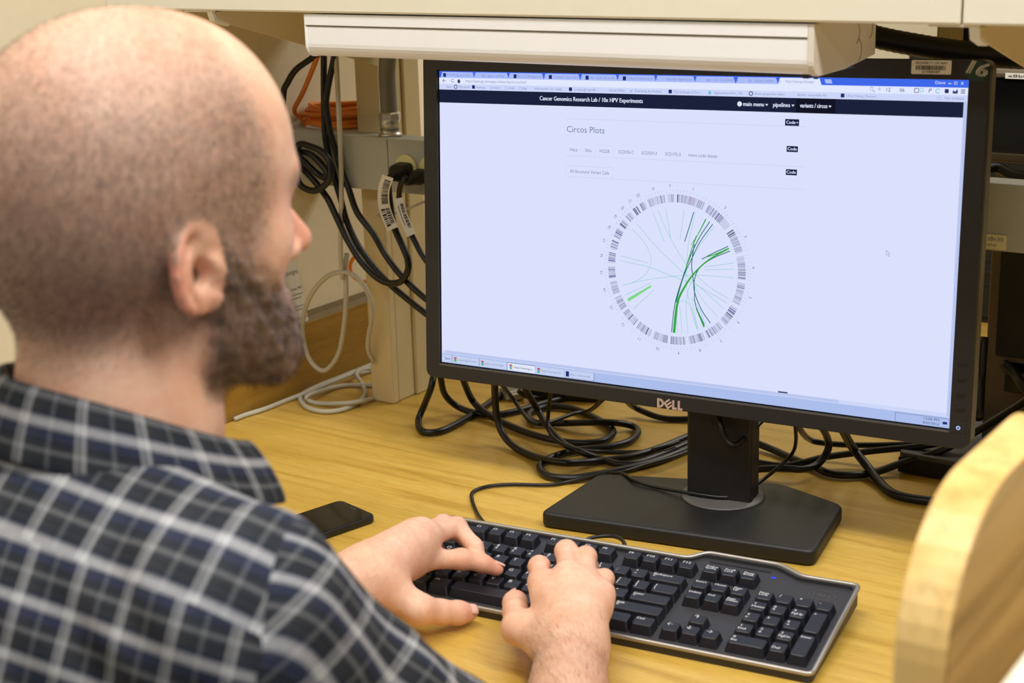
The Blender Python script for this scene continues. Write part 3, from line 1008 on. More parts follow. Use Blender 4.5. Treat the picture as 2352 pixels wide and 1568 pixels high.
for c, w, s in ((0, 1.25, 'Ctrl'), (1.25, 1.25, ''), (2.5, 1.25, 'Alt'), (3.75, 6.25, ''), (10, 1.25, 'Alt'), (11.25, 1.25, ''), (12.5, 1.25, ''), (13.75, 1.25, 'Ctrl')):
    key(c, 5.5, w, leg=L1(s) if s else (), size=.0036)
for i, (a, b) in enumerate((('Insert', ''), ('Home', ''), ('Page', 'Up'))): key(15.30 + i, 1.5, leg=[(a, 0, 0), (b, 0, 3.0)] if b else [(a, 0, 0)], size=.0034)
for i, (a, b) in enumerate((('Delete', ''), ('End', ''), ('Page', 'Down'))): key(15.30 + i, 2.5, leg=[(a, 0, 0), (b, 0, 3.0)] if b else [(a, 0, 0)], size=.0034)
key(16.30, 4.5, leg=L1('\u2191'), size=.006)
for i, s in enumerate('\u2190\u2193\u2192'): key(15.30 + i, 5.5, leg=L1(s), size=.006)
NP = 18.62
key(NP, 1.5, leg=[('Num', 0, 0), ('Lock', 0, 3.0)], size=.0034)
for i, s in enumerate('/*-'): key(NP + 1 + i, 1.5, leg=L1(s))
for r_, row in enumerate(((('7', 'Home'), ('8', '\u2191'), ('9', 'PgUp')), (('4', '\u2190'), ('5', ''), ('6', '\u2192')), (('1', 'End'), ('2', '\u2193'), ('3', 'PgDn')))):
    for i, (a, b) in enumerate(row):
        key(NP + i, 2.5 + r_, leg=[(a, 1.2, .2)] + ([(b, .2, 4.8)] if b else []), size=.0038)
key(NP + 3, 2.5, 1, 2, leg=L1('+'))
key(NP + 3, 4.5, 1, 2, leg=L1('Enter'), size=.0034)
key(NP, 5.5, 2, leg=[('0', 1.2, .2), ('Ins', .4, 4.8)], size=.0038)
key(NP + 2, 5.5, leg=[('.', 1.2, .2), ('Del', .4, 4.8)], size=.0038)
tube('cord_loop', [onz(1336, 1245, .012), onz(1362, 1234, .016), onz(1405, 1231, .018), onz(1430, 1241, .02), onz(1437, 1262, .020)], .0021, MT['cable'], kb)
# ------------------------------------------------------------------ phone
ph = thing('smartphone', 'black smartphone lying face up on the bench by the shirt collar', 'phone', (-.163, -.0365, 0), rot=(0, 0, rad(-13.8)))
PM = TR((-.163, -.0365, 0), (0, 0, rad(-13.8)))
prism('body', rrect(-.0335, .0335, -.069, .069, .009, 6), .0006, .0085, MT['black'], ph, PM, bevel=.0018, seg=3)
prism('glass', rrect(-.0318, .0318, -.0672, .0672, .0078, 6), .0084, .0089, MT['phone_glass'], ph, PM)
box('side_button', .0333, .0340, .022, .034, .004, .0058, MT['black_soft'], ph, PM, bevel=.0003)
prism('speaker_slot', rrect(-.005, .005, .0612, .0624, .0005, 2), .0088, .00905, MT['stand_ring'], ph, PM)

# ------------------------------------------------------------------ business card on the splash ledge
cd = thing('business_card', 'white business card propped on the splash ledge by the wall', 'card', (-.509, .345, .0985))
cM = TR((-.5085, .370, .0988), (0, rad(-5), 0)) @ TR((0, 0, 0), (rad(90), 0, rad(90)))
prism('card_stock', [(-.052, 0), (0, 0), (-.012, .088), (-.064, .088)], -.0003, .0003, MT['card'], cd, cM)
f = Flat(lambda a, b: (a, b, .0005))
f.text('a Groen, PhD', -.032, .050, .0058, width=.026, flip=1)
f.build('name_line', MT['ink'], cd, cM)
f = Flat(lambda a, b: (a, b, .0005))
for y_, w_ in ((.041, .028), (.036, .024), (.024, .026), (.0195, .022), (.007, .030)):
    for k in range(int(w_ / .004)):
        f.rect(-.034 + k * .004 + (.05 - y_) * .13, y_, -.0308 + k * .004 + (.05 - y_) * .13, y_ + .0014)
f.text('benges', -.034, .074, .010, width=.024, flip=1)
tag(f.build('small_print', MT['ink_grey'], cd, cM), kind='stuff')

# ------------------------------------------------------------------ cables
def pts3(seq):
    """(px, py, z) picks a point of the photograph on the plane z; (px, py, None, y) on the plane y"""
    out = [onz(*p) if len(p) == 3 else ony(p[0], p[1], p[3]) for p in seq]
    for p in out:
        p[0] = max(p[0], -.5012)                      # keep clear of the splash board
    return out


def cable(label, seq, r, mat='cable', name='cable', group=None, cat='cable'):
    o = tube(name, pts3(seq), r, MT[mat], n=6)
    return tag(o, label, cat, group)


G = 'black cables tangled behind the monitor'
cable('black cable looping lowest on the far left under the monitor corner', [(998, 850, None, .33), (990, 890, .055), (975, 929, .025), (961, 966, .0055), (970, 990, .0052), (1006, 991, .0052), (1049, 973, .0052), (1100, 942, .0052), (1139, 914, .0052), (1185, 886, .0052)], .0046, group=G)
cable('black cable sagging in a wide curve just right of the post', [(1011, 860, None, .33), (1021, 904, .034), (1049, 932, .012), (1087, 947, .0055), (1138, 952, .005), (1189, 943, .005), (1240, 928, .005), (1291, 914, .005), (1330, 896, .005)], .0044, group=G)
cable('longest black cable, lying in several flat loops left of the stand', [(1060, 862, None, .32), (1082, 914, .026), (1108, 942, .012), (1149, 967, .006), (1202, 990, .0055), (1266, 1009, .0055), (1330, 1017, .0055), (1381, 1013, .0055), (1406, 998, .0055), (1404, 983, .0055), (1368, 960, .0055), (1317, 938, .0055), (1266, 933, .0055), (1228, 942, .0055), (1215, 955, .0055), (1230, 970, .0055), (1279, 972, .0055), (1343, 970, .013), (1406, 970, .0145), (1452, 978, .006), (1465, 993, .0055), (1445, 1013, .0055), (1394, 1027, .0055), (1330, 1033, .0055), (1279, 1046, .0055), (1246, 1062, .0055), (1241, 1077, .0055), (1258, 1092, .0055), (1304, 1098, .0055), (1355, 1092, .0055), (1419, 1080, .0055), (1496, 1062, .0055), (1554, 1041, .006), (1620, 1012, .0055)], .0046, group=G)
cable('black cable hanging straight down then curving to the stand', [(1136, 874, None, .30), (1138, 929, .05), (1144, 967, .028), (1156, 998, .014), (1182, 1026, .0055), (1228, 1049, .0055), (1292, 1062, .0145), (1368, 1059, .0055), (1445, 1049, .0055), (1508, 1031, .0055), (1554, 1013, .0055), (1620, 985, .006)], .0046, group=G)
cable('black cable crossing diagonally over the loops left of the stand', [(1200, 880, None, .31), (1235, 942, .034), (1261, 983, .024), (1292, 1016, .016), (1330, 1036, .0155), (1381, 1054, .0055), (1432, 1066, .0055), (1483, 1057, .0055), (1554, 1029, .0055), (1620, 1000, .006)], .0042, group=G)
cable('thin black cable dropping behind the loops left of the stand', [(1266, 890, None, .30), (1260, 942, .045), (1259, 980, .026), (1274, 1008, .02), (1318, 1030, .018), (1380, 1037, .004), (1470, 1037, .0035), (1521, 1028, .012), (1560, 1014, .015)], .0026, group=G)
cable('thin black cable rising to the lower bezel left of the logo', [(1145, 874, None, .32), (1177, 914, .03), (1197, 942, .018), (1218, 967, .016), (1241, 974, .0165), (1271, 967, .016), (1317, 950, .016), (1355, 942, .022), (1390, 912, None, .30)], .0028, group=G)
cable('short black cable end showing left of the neck below the logo', [(1430, 905, None, .32), (1450, 930, .02), (1490, 950, .008), (1530, 961, .0045), (1590, 962, .0045)], .0042, group=G)
cable('short black cable leading to the power adapter under the monitor', [(1192, 898, .02), (1205, 907, .012), (1228, 913, .006), (1262, 908, .0055)], .0038, group=G)
cable('keyboard lead curling from the keys to the monitor stand', [(1120, 1207, .024), (1108, 1196, .012), (1095, 1176, .003), (1084, 1146, .003), (1087, 1129, .003), (1118, 1117, .003), (1172, 1112, .003), (1257, 1113, .003), (1308, 1105, .004), (1376, 1089, .0125), (1427, 1084, .013), (1480, 1068, .0125), (1550, 1048, .0125), (1620, 1020, .012)], .0022)
cable('thin black lead draped over the stand base in front of the neck', [(1400, 1085, .016), (1430, 1088, .018), (1461, 1105, .021), (1512, 1119, .0205), (1580, 1131, .0235), (1648, 1141, .0235), (1692, 1139, .0235), (1714, 1129, .026), (1754, 1100, .030), (1790, 1071, .04), (1819, 1042, .055), (1828, 1013, .075), (1826, 970, None, .27)], .0021)
G2 = 'black cables right of the monitor stand'
cable('black cable sagging lowest between the stand and the grey base', [(1700, 1002, .012), (1772, 1031, .006), (1826, 1055, .0055), (1870, 1071, .0055), (1906, 1087, .0055), (1953, 1091, .0055), (2007, 1085, .006), (2080, 1060, .016), (2170, 1031, .032), (2241, 991, .05), (2300, 955, .075), (2352, 922, .10), (2410, 880, .13)], .0046, group=G2)
cable('black cable curving up gently toward the grey base', [(1690, 1052, .005), (1790, 1069, .005), (1844, 1062, .009), (1898, 1049, .014), (2007, 1035, .02), (2116, 1024, .03), (2200, 1010, .04)], .0042, group=G2)
cable('black cable bent into an upright hook right of the stand', [(1690, 1080, .005), (1790, 1075, .0145), (1844, 1077, .0145), (1880, 1064, .016), (1902, 1031, .03), (1899, 1002, .05), (1880, 968, None, .30)], .0044, group=G2)
cable('black cable running level just under the lower bezel', [(1826, 968, None, .29), (1855, 1006, .03), (1891, 1017, .02), (1971, 1022, .02), (2080, 1020, .028), (2180, 1014, .04)], .0036, group=G2)
cable('thick black cable falling forward toward the wooden chair', [(1930, 975, None, .30), (1956, 1024, .032), (1989, 1067, .014), (2018, 1104, .006), (2054, 1134, .0055), (2127, 1149, .0055), (2200, 1150, .0055)], .0052, group=G2)
cable('thin black loop hanging in front of the monitor neck', [(1650, 955, None, .222), (1656, 975, None, .214), (1667, 1009, None, .212), (1681, 1022, None, .214), (1703, 1013, None, .225), (1732, 984, None, .25), (1760, 955, None, .28)], .0030)
tag(box('power_adapter', -.05, .05, -.02, .02, .0006, .026, MT['black_soft'], None, TR(tuple(onz(1300, 912, 0)), (0, 0, .35)), bevel=.004), 'small black power adapter lying behind the monitor', 'adapter')
cx = onz(1180, 900, .01)
vg = thing('cable_connector', 'grey ribbed cable connector lying under the monitor edge', 'connector', (cx[0], cx[1], 0), rot=(0, 0, -.5))
VM = TR((cx[0], cx[1], 0), (0, 0, -.5))
box('shell', -.022, .006, -.013, .013, .0006, .013, MT['cable_grey'], vg, VM, bevel=.002)
for k in range(4):
    box('rib', -.016 + k * .005, -.0135 + k * .005, -.0136, .0136, .002, .0136, MT['conduit'], vg, VM, bevel=.0004)
box('pin_shroud', .006, .014, -.009, .009, .0025, .011, MT['zinc'], vg, VM, bevel=.0008)

# left: cords by the post
YC = .318
cable('black cord bowing left from the lamp behind the forehead', [(735, 118, None, .31), (717, 133, None, YC), (680, 160, None, YC), (660, 191, None, YC), (651, 216, None, YC), (650, 300, None, YC), (668, 345, None, YC), (690, 380, None, YC)], .0042)
cable('left of two black cords hanging from the lamp past the raceway', [(744, 110, None, .31), (744, 133, None, YC), (744, 209, None, YC), (745, 265, None, YC), (747, 310, None, YC), (754, 354, None, YC), (763, 388, None, YC), (774, 428, None, YC), (783, 458, None, YC), (796, 507, None, YC + .002), (821, 561, None, YC + .004), (857, 611, None, YC + .006), (896, 653, None, YC + .006), (939, 689, None, YC), (973, 716, None, .31), (1030, 760, None, .30)], .0042)
cable('right of two black cords hanging from the lamp past the raceway', [(772, 110, None, .31), (767, 136, None, YC - .009), (756, 187, None, YC - .009), (749, 232, None, YC - .009), (752, 265, None, YC - .009), (760, 310, None, YC - .006), (774, 354, None, YC), (787, 399, None, YC), (801, 434, None, YC), (821, 489, None, YC + .002), (857, 536, None, YC + .004), (886, 586, None, YC + .006), (921, 632, None, YC), (973, 682, None, .31), (1030, 720, None, .30)], .0042)
pc = thing('tagged_cable', 'black power cord coiled beside the face, barcode tag below its plug', 'cable', (-.287, YC, .334))
tube('cord', pts3([(893, 409, None, .289), (893, 440, None, .298), (899, 490, None, .304), (907, 525, None, .306), (921, 557, None, .308), (936, 593, None, .308), (937, 621, None, .308), (921, 646, None, .309), (893, 650, None, .309), (864, 636, None, .309), (829, 600, None, .309), (800, 554, None, .309), (782, 518, None, .309), (757, 464, None, .309), (747, 448, None, .309), (729, 424, None, .309), (707, 399, None, .309), (680, 372, None, .309),
      (680, 345, None, .300), (693, 348, None, .300), (714, 354, None, .300), (738, 377, None, .300), (752, 399, None, .300), (745, 407, None, .300), (729, 399, None, .300), (705, 377, None, .295), (689, 361, None, .291), (678, 345, None, .290), (690, 331, None, .290), (707, 334, None, .290), (734, 345, None, .290), (754, 365, None, .290), (760, 388, None, .290), (756, 412, None, .290), (738, 432, None, .290), (716, 438, None, .290), (691, 426, None, .290), (680, 400, None, .290), (672, 370, None, .290)]), .0044, MT['cable'], pc)


def plug(parent, c, sx, w, hgt, ln, boot, yaw=0, pitch=0):
    """moulded plug sticking out of the raceway: body tapers to a cord boot"""
    M = TR(c, (pitch, 0, yaw))
    bm = bmesh.new()
    secs = [(0, w, hgt), (-ln * .55, w, hgt), (-ln * .72, w * .8, hgt * .8), (-ln, .010, .010), (-ln - boot, .0052, .0052)]
    loops = []
    for y, a, b in secs:
        loops.append([bm.verts.new((x, y, z)) for x, z in rrect(-a / 2, a / 2, -b / 2, b / 2, min(a, b) * .28, 3)])
    m = len(loops[0])
    bm.faces.new(loops[0]); bm.faces.new(loops[-1][::-1])
    for i in range(len(loops) - 1):
        for k in range(m):
            bm.faces.new((loops[i][k], loops[i][(k + 1) % m], loops[i + 1][(k + 1) % m], loops[i + 1][k]))
    return bm_obj('plug', bm, MT['black_soft'], parent, M, True)


plug(pc, (-.287, RY0 - .004, .3345), 1, .026, .021, .028, .010, 0, rad(9))


def cord_tag(parent, path, w, mat_path_y, twist, rows, nrm):
    """folded paper flag following the cord: a curved strip with real thickness and printed bars"""
    P = catmull(path, 5)
    n = len(P)
    nrm = np.array(nrm, float)
    nrm /= np.linalg.norm(nrm)
    V, F = [], []
    sides = []
    for i in range(n):
        t = P[min(i + 1, n - 1)] - P[max(i - 1, 0)]
        t /= np.linalg.norm(t)
        sd = np.cross(t, nrm)
        sd /= np.linalg.norm(sd)
        sides.append(sd)
        for e in (0, .0007):
            V += [P[i] - sd * w / 2 + nrm * e, P[i] + sd * w / 2 + nrm * e]
    for i in range(n - 1):
        a, b = i * 4, (i + 1) * 4
        F += [(a, a + 1, b + 1, b), (a + 2, b + 2, b + 3, a + 3), (a, b, b + 2, a + 2), (a + 1, a + 3, b + 3, b + 1)]
    F += [(0, 2, 3, 1), (4 * n - 4, 4 * n - 3, 4 * n - 1, 4 * n - 2)]
    o = mk('paper_tag', V, F, MT['paper'], parent)

    def at(s, q):                                     # s along 0..1, q across -1..1
        i = min(int(s * (n - 1)), n - 2)
        t = s * (n - 1) - i
        c = P[i] * (1 - t) + P[i + 1] * t
        return c + sides[i] * q * w / 2 + nrm * .0010
    f = Flat(lambda a, b: at(a, b))
    for s0, s1, q0, q1, step in rows:
        s = s0
        while s < s1:
            b = rr.choice((.3, .5, .8)) * step
            f.rect(s, q0, min(s + b, s1), q1)
            s += b + rr.choice((.3, .5)) * step
    tag(f.build('print', MT['ink'], o), kind='stuff')


tocam = CAM - np.array([-.29, .3, .3])
cord_tag(pc, pts3([(891, 405, None, .276), (881, 440, None, .281), (884, 480, None, .287), (902, 526, None, .292)]), .0145, 0, 0, [(.08, .58, -.75, .35, .028), (.66, .92, -.8, -.1, .03), (.66, .95, 0, .7, .04)], tocam)
pd = thing('tagged_cable', 'black power cord with white tag running behind the monitor edge', 'cable', (-.25, YC, .334))
plug(pd, (-.2600, RY0 - .004, .3300), 1, .019, .017, .024, .010, 0, rad(9))
tube('cord', pts3([(931, 408, None, .286), (921, 424, None, .294), (917, 452, None, .302), (925, 490, None, .304), (938, 525, None, .305), (950, 548, None, .305), (973, 590, None, .305), (1020, 650, None, .30)]), .0038, MT['cable'], pd)
cord_tag(pd, pts3([(915, 455, None, .290), (924, 490, None, .292), (945, 540, None, .294)]), .0115, 0, 0, [(.2, .84, -.75, -.05, .035), (.24, .78, .3, .5, .02)], tocam)

gc = thing('network_cable', 'pale grey network cable hanging in a loop and coiled on the bench', 'cable', (-.44, .35, 0))
tube('drop', pts3([(771, 120, None, .312), (772, 136, None, .31), (776, 209, None, .31), (779, 276, None, .31), (782, 343, None, .312), (784, 410, None, .312), (784, 507, None, .318), (782, 561, None, .322), (784, 614, None, .325), (787, 640, None, .327)]), .0033, MT['cable_grey'], gc)
tube('loop', pts3([(797, 582, None, .335), (793, 614, None, .333), (795, 668, None, .33), (791, 739, None, .328), (779, 807, None, .325), (757, 843, None, .322), (736, 850, None, .32), (711, 825, None, .318), (696, 775, None, .318), (698, 721, None, .318), (718, 671, None, .32), (750, 636, None, .322), (779, 625, None, .325), (807, 629, None, .33), (832, 650, None, .334), (850, 686, None, .338), (855, 721, None, .342), (846, 775, None, .348), (846, 805, None, .352), (858, 830, None, .36)]), .0033, MT['cable_grey'], gc)
z1 = .0036
tube('coil', pts3([(870, 832, z1), (852, 836, z1), (816, 844, z1), (773, 865, z1), (729, 885, z1), (697, 903, z1), (690, 918, z1), (708, 937, z1), (747, 945, z1), (788, 940, z1), (823, 924, z1), (838, 902, z1), (831, 881, .0036), (818, 859, .0105), (832, 848, .0105), (870, 846, .0045)]), .0033, MT['cable_grey'], gc)
tube('run', pts3([(875, 846, z1), (853, 851, z1), (805, 860, .010), (762, 877, .011), (715, 897, .0105), (666, 916, z1), (610, 938, z1), (556, 952, z1), (512, 956, z1), (480, 946, z1), (440, 925, z1)]), .0033, MT['cable_grey'], gc)
tube('inner_turn', pts3([(880, 884, z1), (855, 884, z1), (784, 886, z1), (729, 900, .0105), (705, 911, .0095), (710, 921, .0036), (740, 927, z1), (805, 925, .010), (857, 915, z1), (890, 905, z1)]), .0033, MT['cable_grey'], gc)

# orange fibre
oc_ = thing('fibre_cable', 'orange fibre cable coiled on the raceway beside the post', 'cable', (-.452, .408, RZ1))
cxc, cyc = -.4605, .4065
for k in range(6):
    R0 = .0440 - .0034 * (k % 3) + .001 * (k % 2)
    zz = RZ1 + .0042 + .0068 * (k // 1) * .62
    tube('turn', [(cxc + (R0 + .0015 * math.sin(3 * a + k)) * math.cos(a) * 1.15, cyc + (R0 - .002) * math.sin(a) * .98, zz + .0016 * math.sin(2 * a + k * 1.3)) for a in np.linspace(0, 2 * math.pi, 25)[:-1]],
         .0032, MT['cable_orange'], oc_, n=2, closed=True)
tube('lead', pts3([(735, 112, None, .315), (728, 133, None, .318), (714, 169, None, .33), (694, 216, None, .345), (676, 252, None, .36), (664, 268, None, .372), (655, 290, None, .385)]), .0033, MT['cable_orange'], oc_)
cable('short orange cable loop showing behind the post', [(818, 586, None, .40), (808, 598, None, .40), (804, 613, None, .40), (811, 633, None, .40), (828, 645, None, .41), (850, 646, None, .42)], .0027, 'cable_orange')

# conduit with its zinc fitting on the raceway
co = thing('flexible_conduit', 'grey flexible conduit rising from a zinc fitting on the raceway', 'conduit', (-.328, .347, RZ1))
tube('hose', [(-.328, .347, RZ1 + .02), (-.3285, .347, RZ1 + .05), (-.3265, .345, RZ1 + .085), (-.316, .340, RZ1 + .12), (-.300, .334, RZ1 + .155)], .0110, MT['conduit'], co, sides=14)
FM = TR((-.328, .347, RZ1))
lathe('lock_nut', [(.0155, .0), (.0155, .0035), (.0135, .0045), (.0125, .008), (.0135, .0085)], MT['zinc'], co, FM, 20)
lathe('collar', [(.0130, .0085), (.0130, .021), (.0125, .022)], MT['zinc'], co, FM, 24)
lathe('compression_nut', [(.0142, .021), (.0145, .022), (.0145, .029), (.0125, .031)], MT['zinc'], co, FM, 8, False)

# thin green-tipped wire crossing the post
cable('thin pale wire with a green end crossing the post side', [(985, 461, None, .33), (968, 466, None, .335), (940, 478, None, .345), (905, 490, None, .352), (890, 492, None, .356), (868, 494, None, .361)], .0016, 'cable_grey')

# ------------------------------------------------------------------ at the right edge: a second workstation behind
ws = thing('monitor', 'switched-off dark display on a bronze stand at the right edge', 'monitor', (.50, .56, 0))
box('screen', .362, .90, .6015, .604, .3605, .4445, MT['screen_off'], ws, bevel=0)
box('frame', .350, .912, .6035, .632, .347, .4530, MT['dark_case'], ws, bevel=.003)
box('neck', .46, .54, .556, .61, .30, .36, MT['dark_case'], ws, bevel=.002)
box('lower_rim', .350, .912, .5985, .6035, .3500, .3585, MT['dark_case'], ws, bevel=.001)
box('upper_rim', .350, .912, .5985, .6035, .4460, .4515, MT['dark_case'], ws, bevel=.001)
box('upright', .391, .60, .54, .556, .027, .345, MT['dark_case'], ws, bevel=.002)
box('recessed_panel', .4025, .588, .5385, .541, .132, .335, MT['case_black'], ws, bevel=.0008)
box('cable_opening', .4150, .575, .5388, .541, .090, .126, MT['screen_off'], ws, bevel=.0005)
box('opening_bar', .4150, .575, .5380, .5395, .110, .113, MT['stand_ring'], ws, bevel=.0004)
prism('base_plate', round_poly([(.322, .452), (.66, .452), (.66, .70), (.305, .70)], .01), .0006, .026, MT['stand_ring'], ws, bevel=.002)
box('base_front', .323, .66, .4505, .453, .002, .020, MT['case_black'], ws, bevel=.0006)
lb = tag(box('asset_label', .378, .43, .5975, .5984, .4450, .4515, MT['paper'], None, bevel=0), 'small pale asset label on the dark monitor frame', 'label')
f = Flat(lambda a, b: (a, .5973, b))
f.text('x8b0d0z0', .381, .4482, .0048, width=.045, flip=1); f.build('print', MT['ink'], lb)
tag(tube('monitor_cable', pts3([(2262, 388, None, .50), (2290, 385, None, .52), (2320, 400, None, .52), (2352, 405, None, .52), (2400, 400, None, .52)]), .006, MT['cable']), 'black cable lying along the raceway under the dark monitor', 'cable')
tag(tube('monitor_cable', pts3([(2258, 775, None, .50), (2252, 860, None, .48), (2250, 900, None, .46), (2247, 960, None, .43)]), .006, MT['cable']), 'black cable dropping behind the right edge of the lit monitor', 'cable')
tag(tube('monitor_cable', pts3([(2306, 835, None, .532), (2330, 858, None, .525), (2352, 890, None, .51), (2400, 950, None, .49)]), .006, MT['cable']), 'black cable leaving the opening of the dark stand', 'cable')
pn = ony(2287, 556, RY0 - .0006)
nt_ = tag(box('sticky_note', pn[0] - .0105, pn[0] + .0105, RY0 - .0008, RY0 - .0001, pn[2] - .0075, pn[2] + .0075, MT['postit'], None, bevel=0), 'small pale yellow note stuck on the raceway at right', 'note')
f = Flat(lambda a, b: (a, RY0 - .0010, b))
f.text('s8n30', pn[0] - .0085, pn[2] + .003, .006, width=.016, flip=1); f.text('other', pn[0] - .0085, pn[2] - .003, .005, width=.010, flip=1)
f.build('handwriting', MT['ink_grey'], nt_)
hs = catmull(pts3([(1960, 62, None, .30), (2010, 84, None, .32), (2120, 106, None, .32), (2230, 122, None, .318), (2352, 132, None, .315), (2460, 128, None, .31)]), 14)
V, F = tube_geo(hs, [.0112 + .0005 * (i % 2) for i in range(len(hs))], 12)
tag(mk('cable_sleeve', V, F, MT['cable'], None, I4, True), 'fat black ribbed cable sleeve sloping down behind the lamp end', 'cable')

tw = thing('computer_tower', 'black computer tower far behind, in the gap right of the monitor', 'computer', (.22, 1.19, 0))
box('case', .06, .36, 1.15, 1.24, .0006, .42, MT['case_black'], tw, bevel=.004)
box('front_panel', .07, .35, 1.146, 1.15, .01, .41, MT['black_soft'], tw, bevel=.002)
for k in range(4):
    box('vent_slat', .09, .33, 1.1445, 1.147, .06 + .02 * k, .066 + .02 * k, MT['black'], tw, bevel=.0005)

# ------------------------------------------------------------------ chair at the lower right
CX0, CX1, CZ = .680, .708, .3640
ch = thing('wooden_chair', 'pale wooden chair with rounded back at the lower right', 'chair', (.45 + .24, -.43, -.75))
ol = [(-.535, -.02)]
for k in range(13):
    a = rad(180 - 90 * k / 12)
    ol.append((-.535 + .085 + .085 * math.cos(a), CZ - .075 + .075 * math.sin(a)))
ol += [(-.40 + .02, CZ)]
for k in range(13):
    a = rad(90 - 90 * k / 12)
    ol.append((-.300 - .06 + .06 * math.cos(a), CZ - .06 + .06 * math.sin(a)))
ol += [(-.300, -.02)]
prism('backrest', ol, CX0, CX1 - .0008, MT['maple'], ch, axis='x', bevel=.0012)
ins = [(-.418 + (a + .418) * .972, CZ / 2 + (b - CZ / 2) * .992) for a, b in ol]
prism('veneer_face', ol, CX1 - .0008, CX1, MT['maple_face'], ch, axis='x')
for sy in (-.52, -.335):
    box('leg', CX0 + .002, CX1 - .002, sy, sy + .028, -.75, -.0205, MT['maple'], ch, bevel=.004)
    box('leg', CX0 - .39, CX0 - .36, sy, sy + .028, -.75, -.33, MT['maple'], ch, bevel=.004)
box('seat', CX0 - .42, CX0 - .002, -.53, -.305, -.33, -.30, MT['maple'], ch, bevel=.008)
pnl = tag(box('cream_panel', .752, .80, -.72, -.31, -.75, .3255, MT['cream'], None, bevel=.004), 'cream laminate panel end in the lower right corner', 'panel')
# ------------------------------------------------------------------ the typist: distance-field sculpting
def smin(a, b, k):
    h = np.clip(.5 + .5 * (b - a) / k, 0, 1)
    return b + (a - b) * h - k * h * (1 - h)


def smax(a, b, k):
    return -smin(-a, -b, k)


def ell(p, c, r, A=None):
    q = p - np.asarray(c)
    if A is not None:
        q = q @ A
    r = np.asarray(r, float)
    k0 = np.sqrt(((q / r) ** 2).sum(-1)) + 1e-9
    k1 = np.sqrt(((q / (r * r)) ** 2).sum(-1)) + 1e-9
    return k0 * (k0 - 1) / k1


def capd(p, a, b, ra, rb):
    a, b = np.asarray(a, float), np.asarray(b, float)
    ab = b - a
    t = np.clip(((p - a) @ ab) / (ab @ ab), 0, 1)
    return np.linalg.norm(p - a - t[:, None] * ab, axis=-1) - (ra + (rb - ra) * t)


def chain(p, pts, rs, k=.004):
    d = None
    for i in range(len(pts) - 1):
        c = capd(p, pts[i], pts[i + 1], rs[i], rs[i + 1])
        d = c if d is None else smin(d, c, k)
    return d


def wob(p, s, seed):
    """cheap smooth noise in about -1..1"""
    r_ = np.random.RandomState(seed)
    out = 0
    for _ in range(6):
        k = r_.normal(size=3)
        k = k / np.linalg.norm(k) * s * r_.uniform(.6, 1.7)
        out = out + np.sin(p @ k + r_.uniform(0, 6.28))
    return out / 3.2


def surface_nets(fn, lo, hi, h, B=8):
    lo = np.asarray(lo, float)
    nC = np.ceil((np.asarray(hi) - lo) / (h * B)).astype(int)
    g = np.stack(np.meshgrid(*[np.arange(n) for n in nC], indexing='ij'), -1).reshape(-1, 3)
    act = []
    for s in range(0, len(g), 200000):
        q = g[s:s + 200000]
        d = fn(lo + (q + .5) * h * B)
        act.append(q[np.abs(d) < h * B * 1.5])
    act = np.concatenate(act)
    D = nC * B + 2
    off = np.stack(np.meshgrid(*[np.arange(B + 1)] * 3, indexing='ij'), -1).reshape(-1, 3)
    flat = lambda c: (c[..., 0] * D[1] + c[..., 1]) * D[2] + c[..., 2]
    ids = np.unique(flat((act * B)[:, None] + off[None]).ravel())
    vals = np.empty(len(ids), np.float32)
    for s in range(0, len(ids), 400000):
        i = ids[s:s + 400000]
        c = np.stack([i // (D[1] * D[2]), (i // D[2]) % D[1], i % D[2]], -1)
        vals[s:s + 400000] = fn(lo + c * h)
    offc = np.stack(np.meshgrid(*[np.arange(B)] * 3, indexing='ij'), -1).reshape(-1, 3)
    cells = ((act * B)[:, None] + offc[None]).reshape(-1, 3)
    look = lambda c: vals[np.searchsorted(ids, flat(c))]
    co = np.array([[i, j, k] for i in (0, 1) for j in (0, 1) for k in (0, 1)])
    cv = np.stack([look(cells + o) for o in co], 1)
    m = (cv < 0).any(1) & (cv >= 0).any(1)
    cells, cv = cells[m], cv[m]
    acc = np.zeros((len(cells), 3))
    cnt = np.zeros(len(cells))
    for a in range(8):
        for b in range(a + 1, 8):
            if np.abs(co[a] - co[b]).sum() != 1:
                continue
            x = (cv[:, a] < 0) != (cv[:, b] < 0)
            t = cv[:, a] / (cv[:, a] - cv[:, b] + 1e-20)
            acc[x] += (co[a] + t[:, None] * (co[b] - co[a]))[x]
            cnt[x] += 1
    V = lo + (cells + acc / cnt[:, None]) * h
    cid = flat(cells)
    order = np.argsort(cid)
    scid = cid[order]
    F = []
    for ax in range(3):
        e = np.zeros(3, int)
        e[ax] = 1
        ib = sum((co[:, j] << (2 - j)) for j in range(3))
        ia = 0
        jb = int(e @ np.array([4, 2, 1]))
        x = (cv[:, ia] < 0) != (cv[:, jb] < 0)
        c = cells[x]
        sgn = cv[x, ia] < 0
        u_, w_ = np.eye(3, dtype=int)[(ax + 1) % 3], np.eye(3, dtype=int)[(ax + 2) % 3]
        quad = []
        ok = np.ones(len(c), bool)
        for o in (0 * u_, u_, u_ + w_, w_):
            k = flat(c - o)
            pos = np.clip(np.searchsorted(scid, k), 0, len(scid) - 1)
            ok &= scid[pos] == k
            quad.append(order[pos])
        quad = np.stack(quad, 1)
        quad[~sgn] = quad[~sgn][:, ::-1]
        F.append(quad[ok])
    return V, np.concatenate(F)


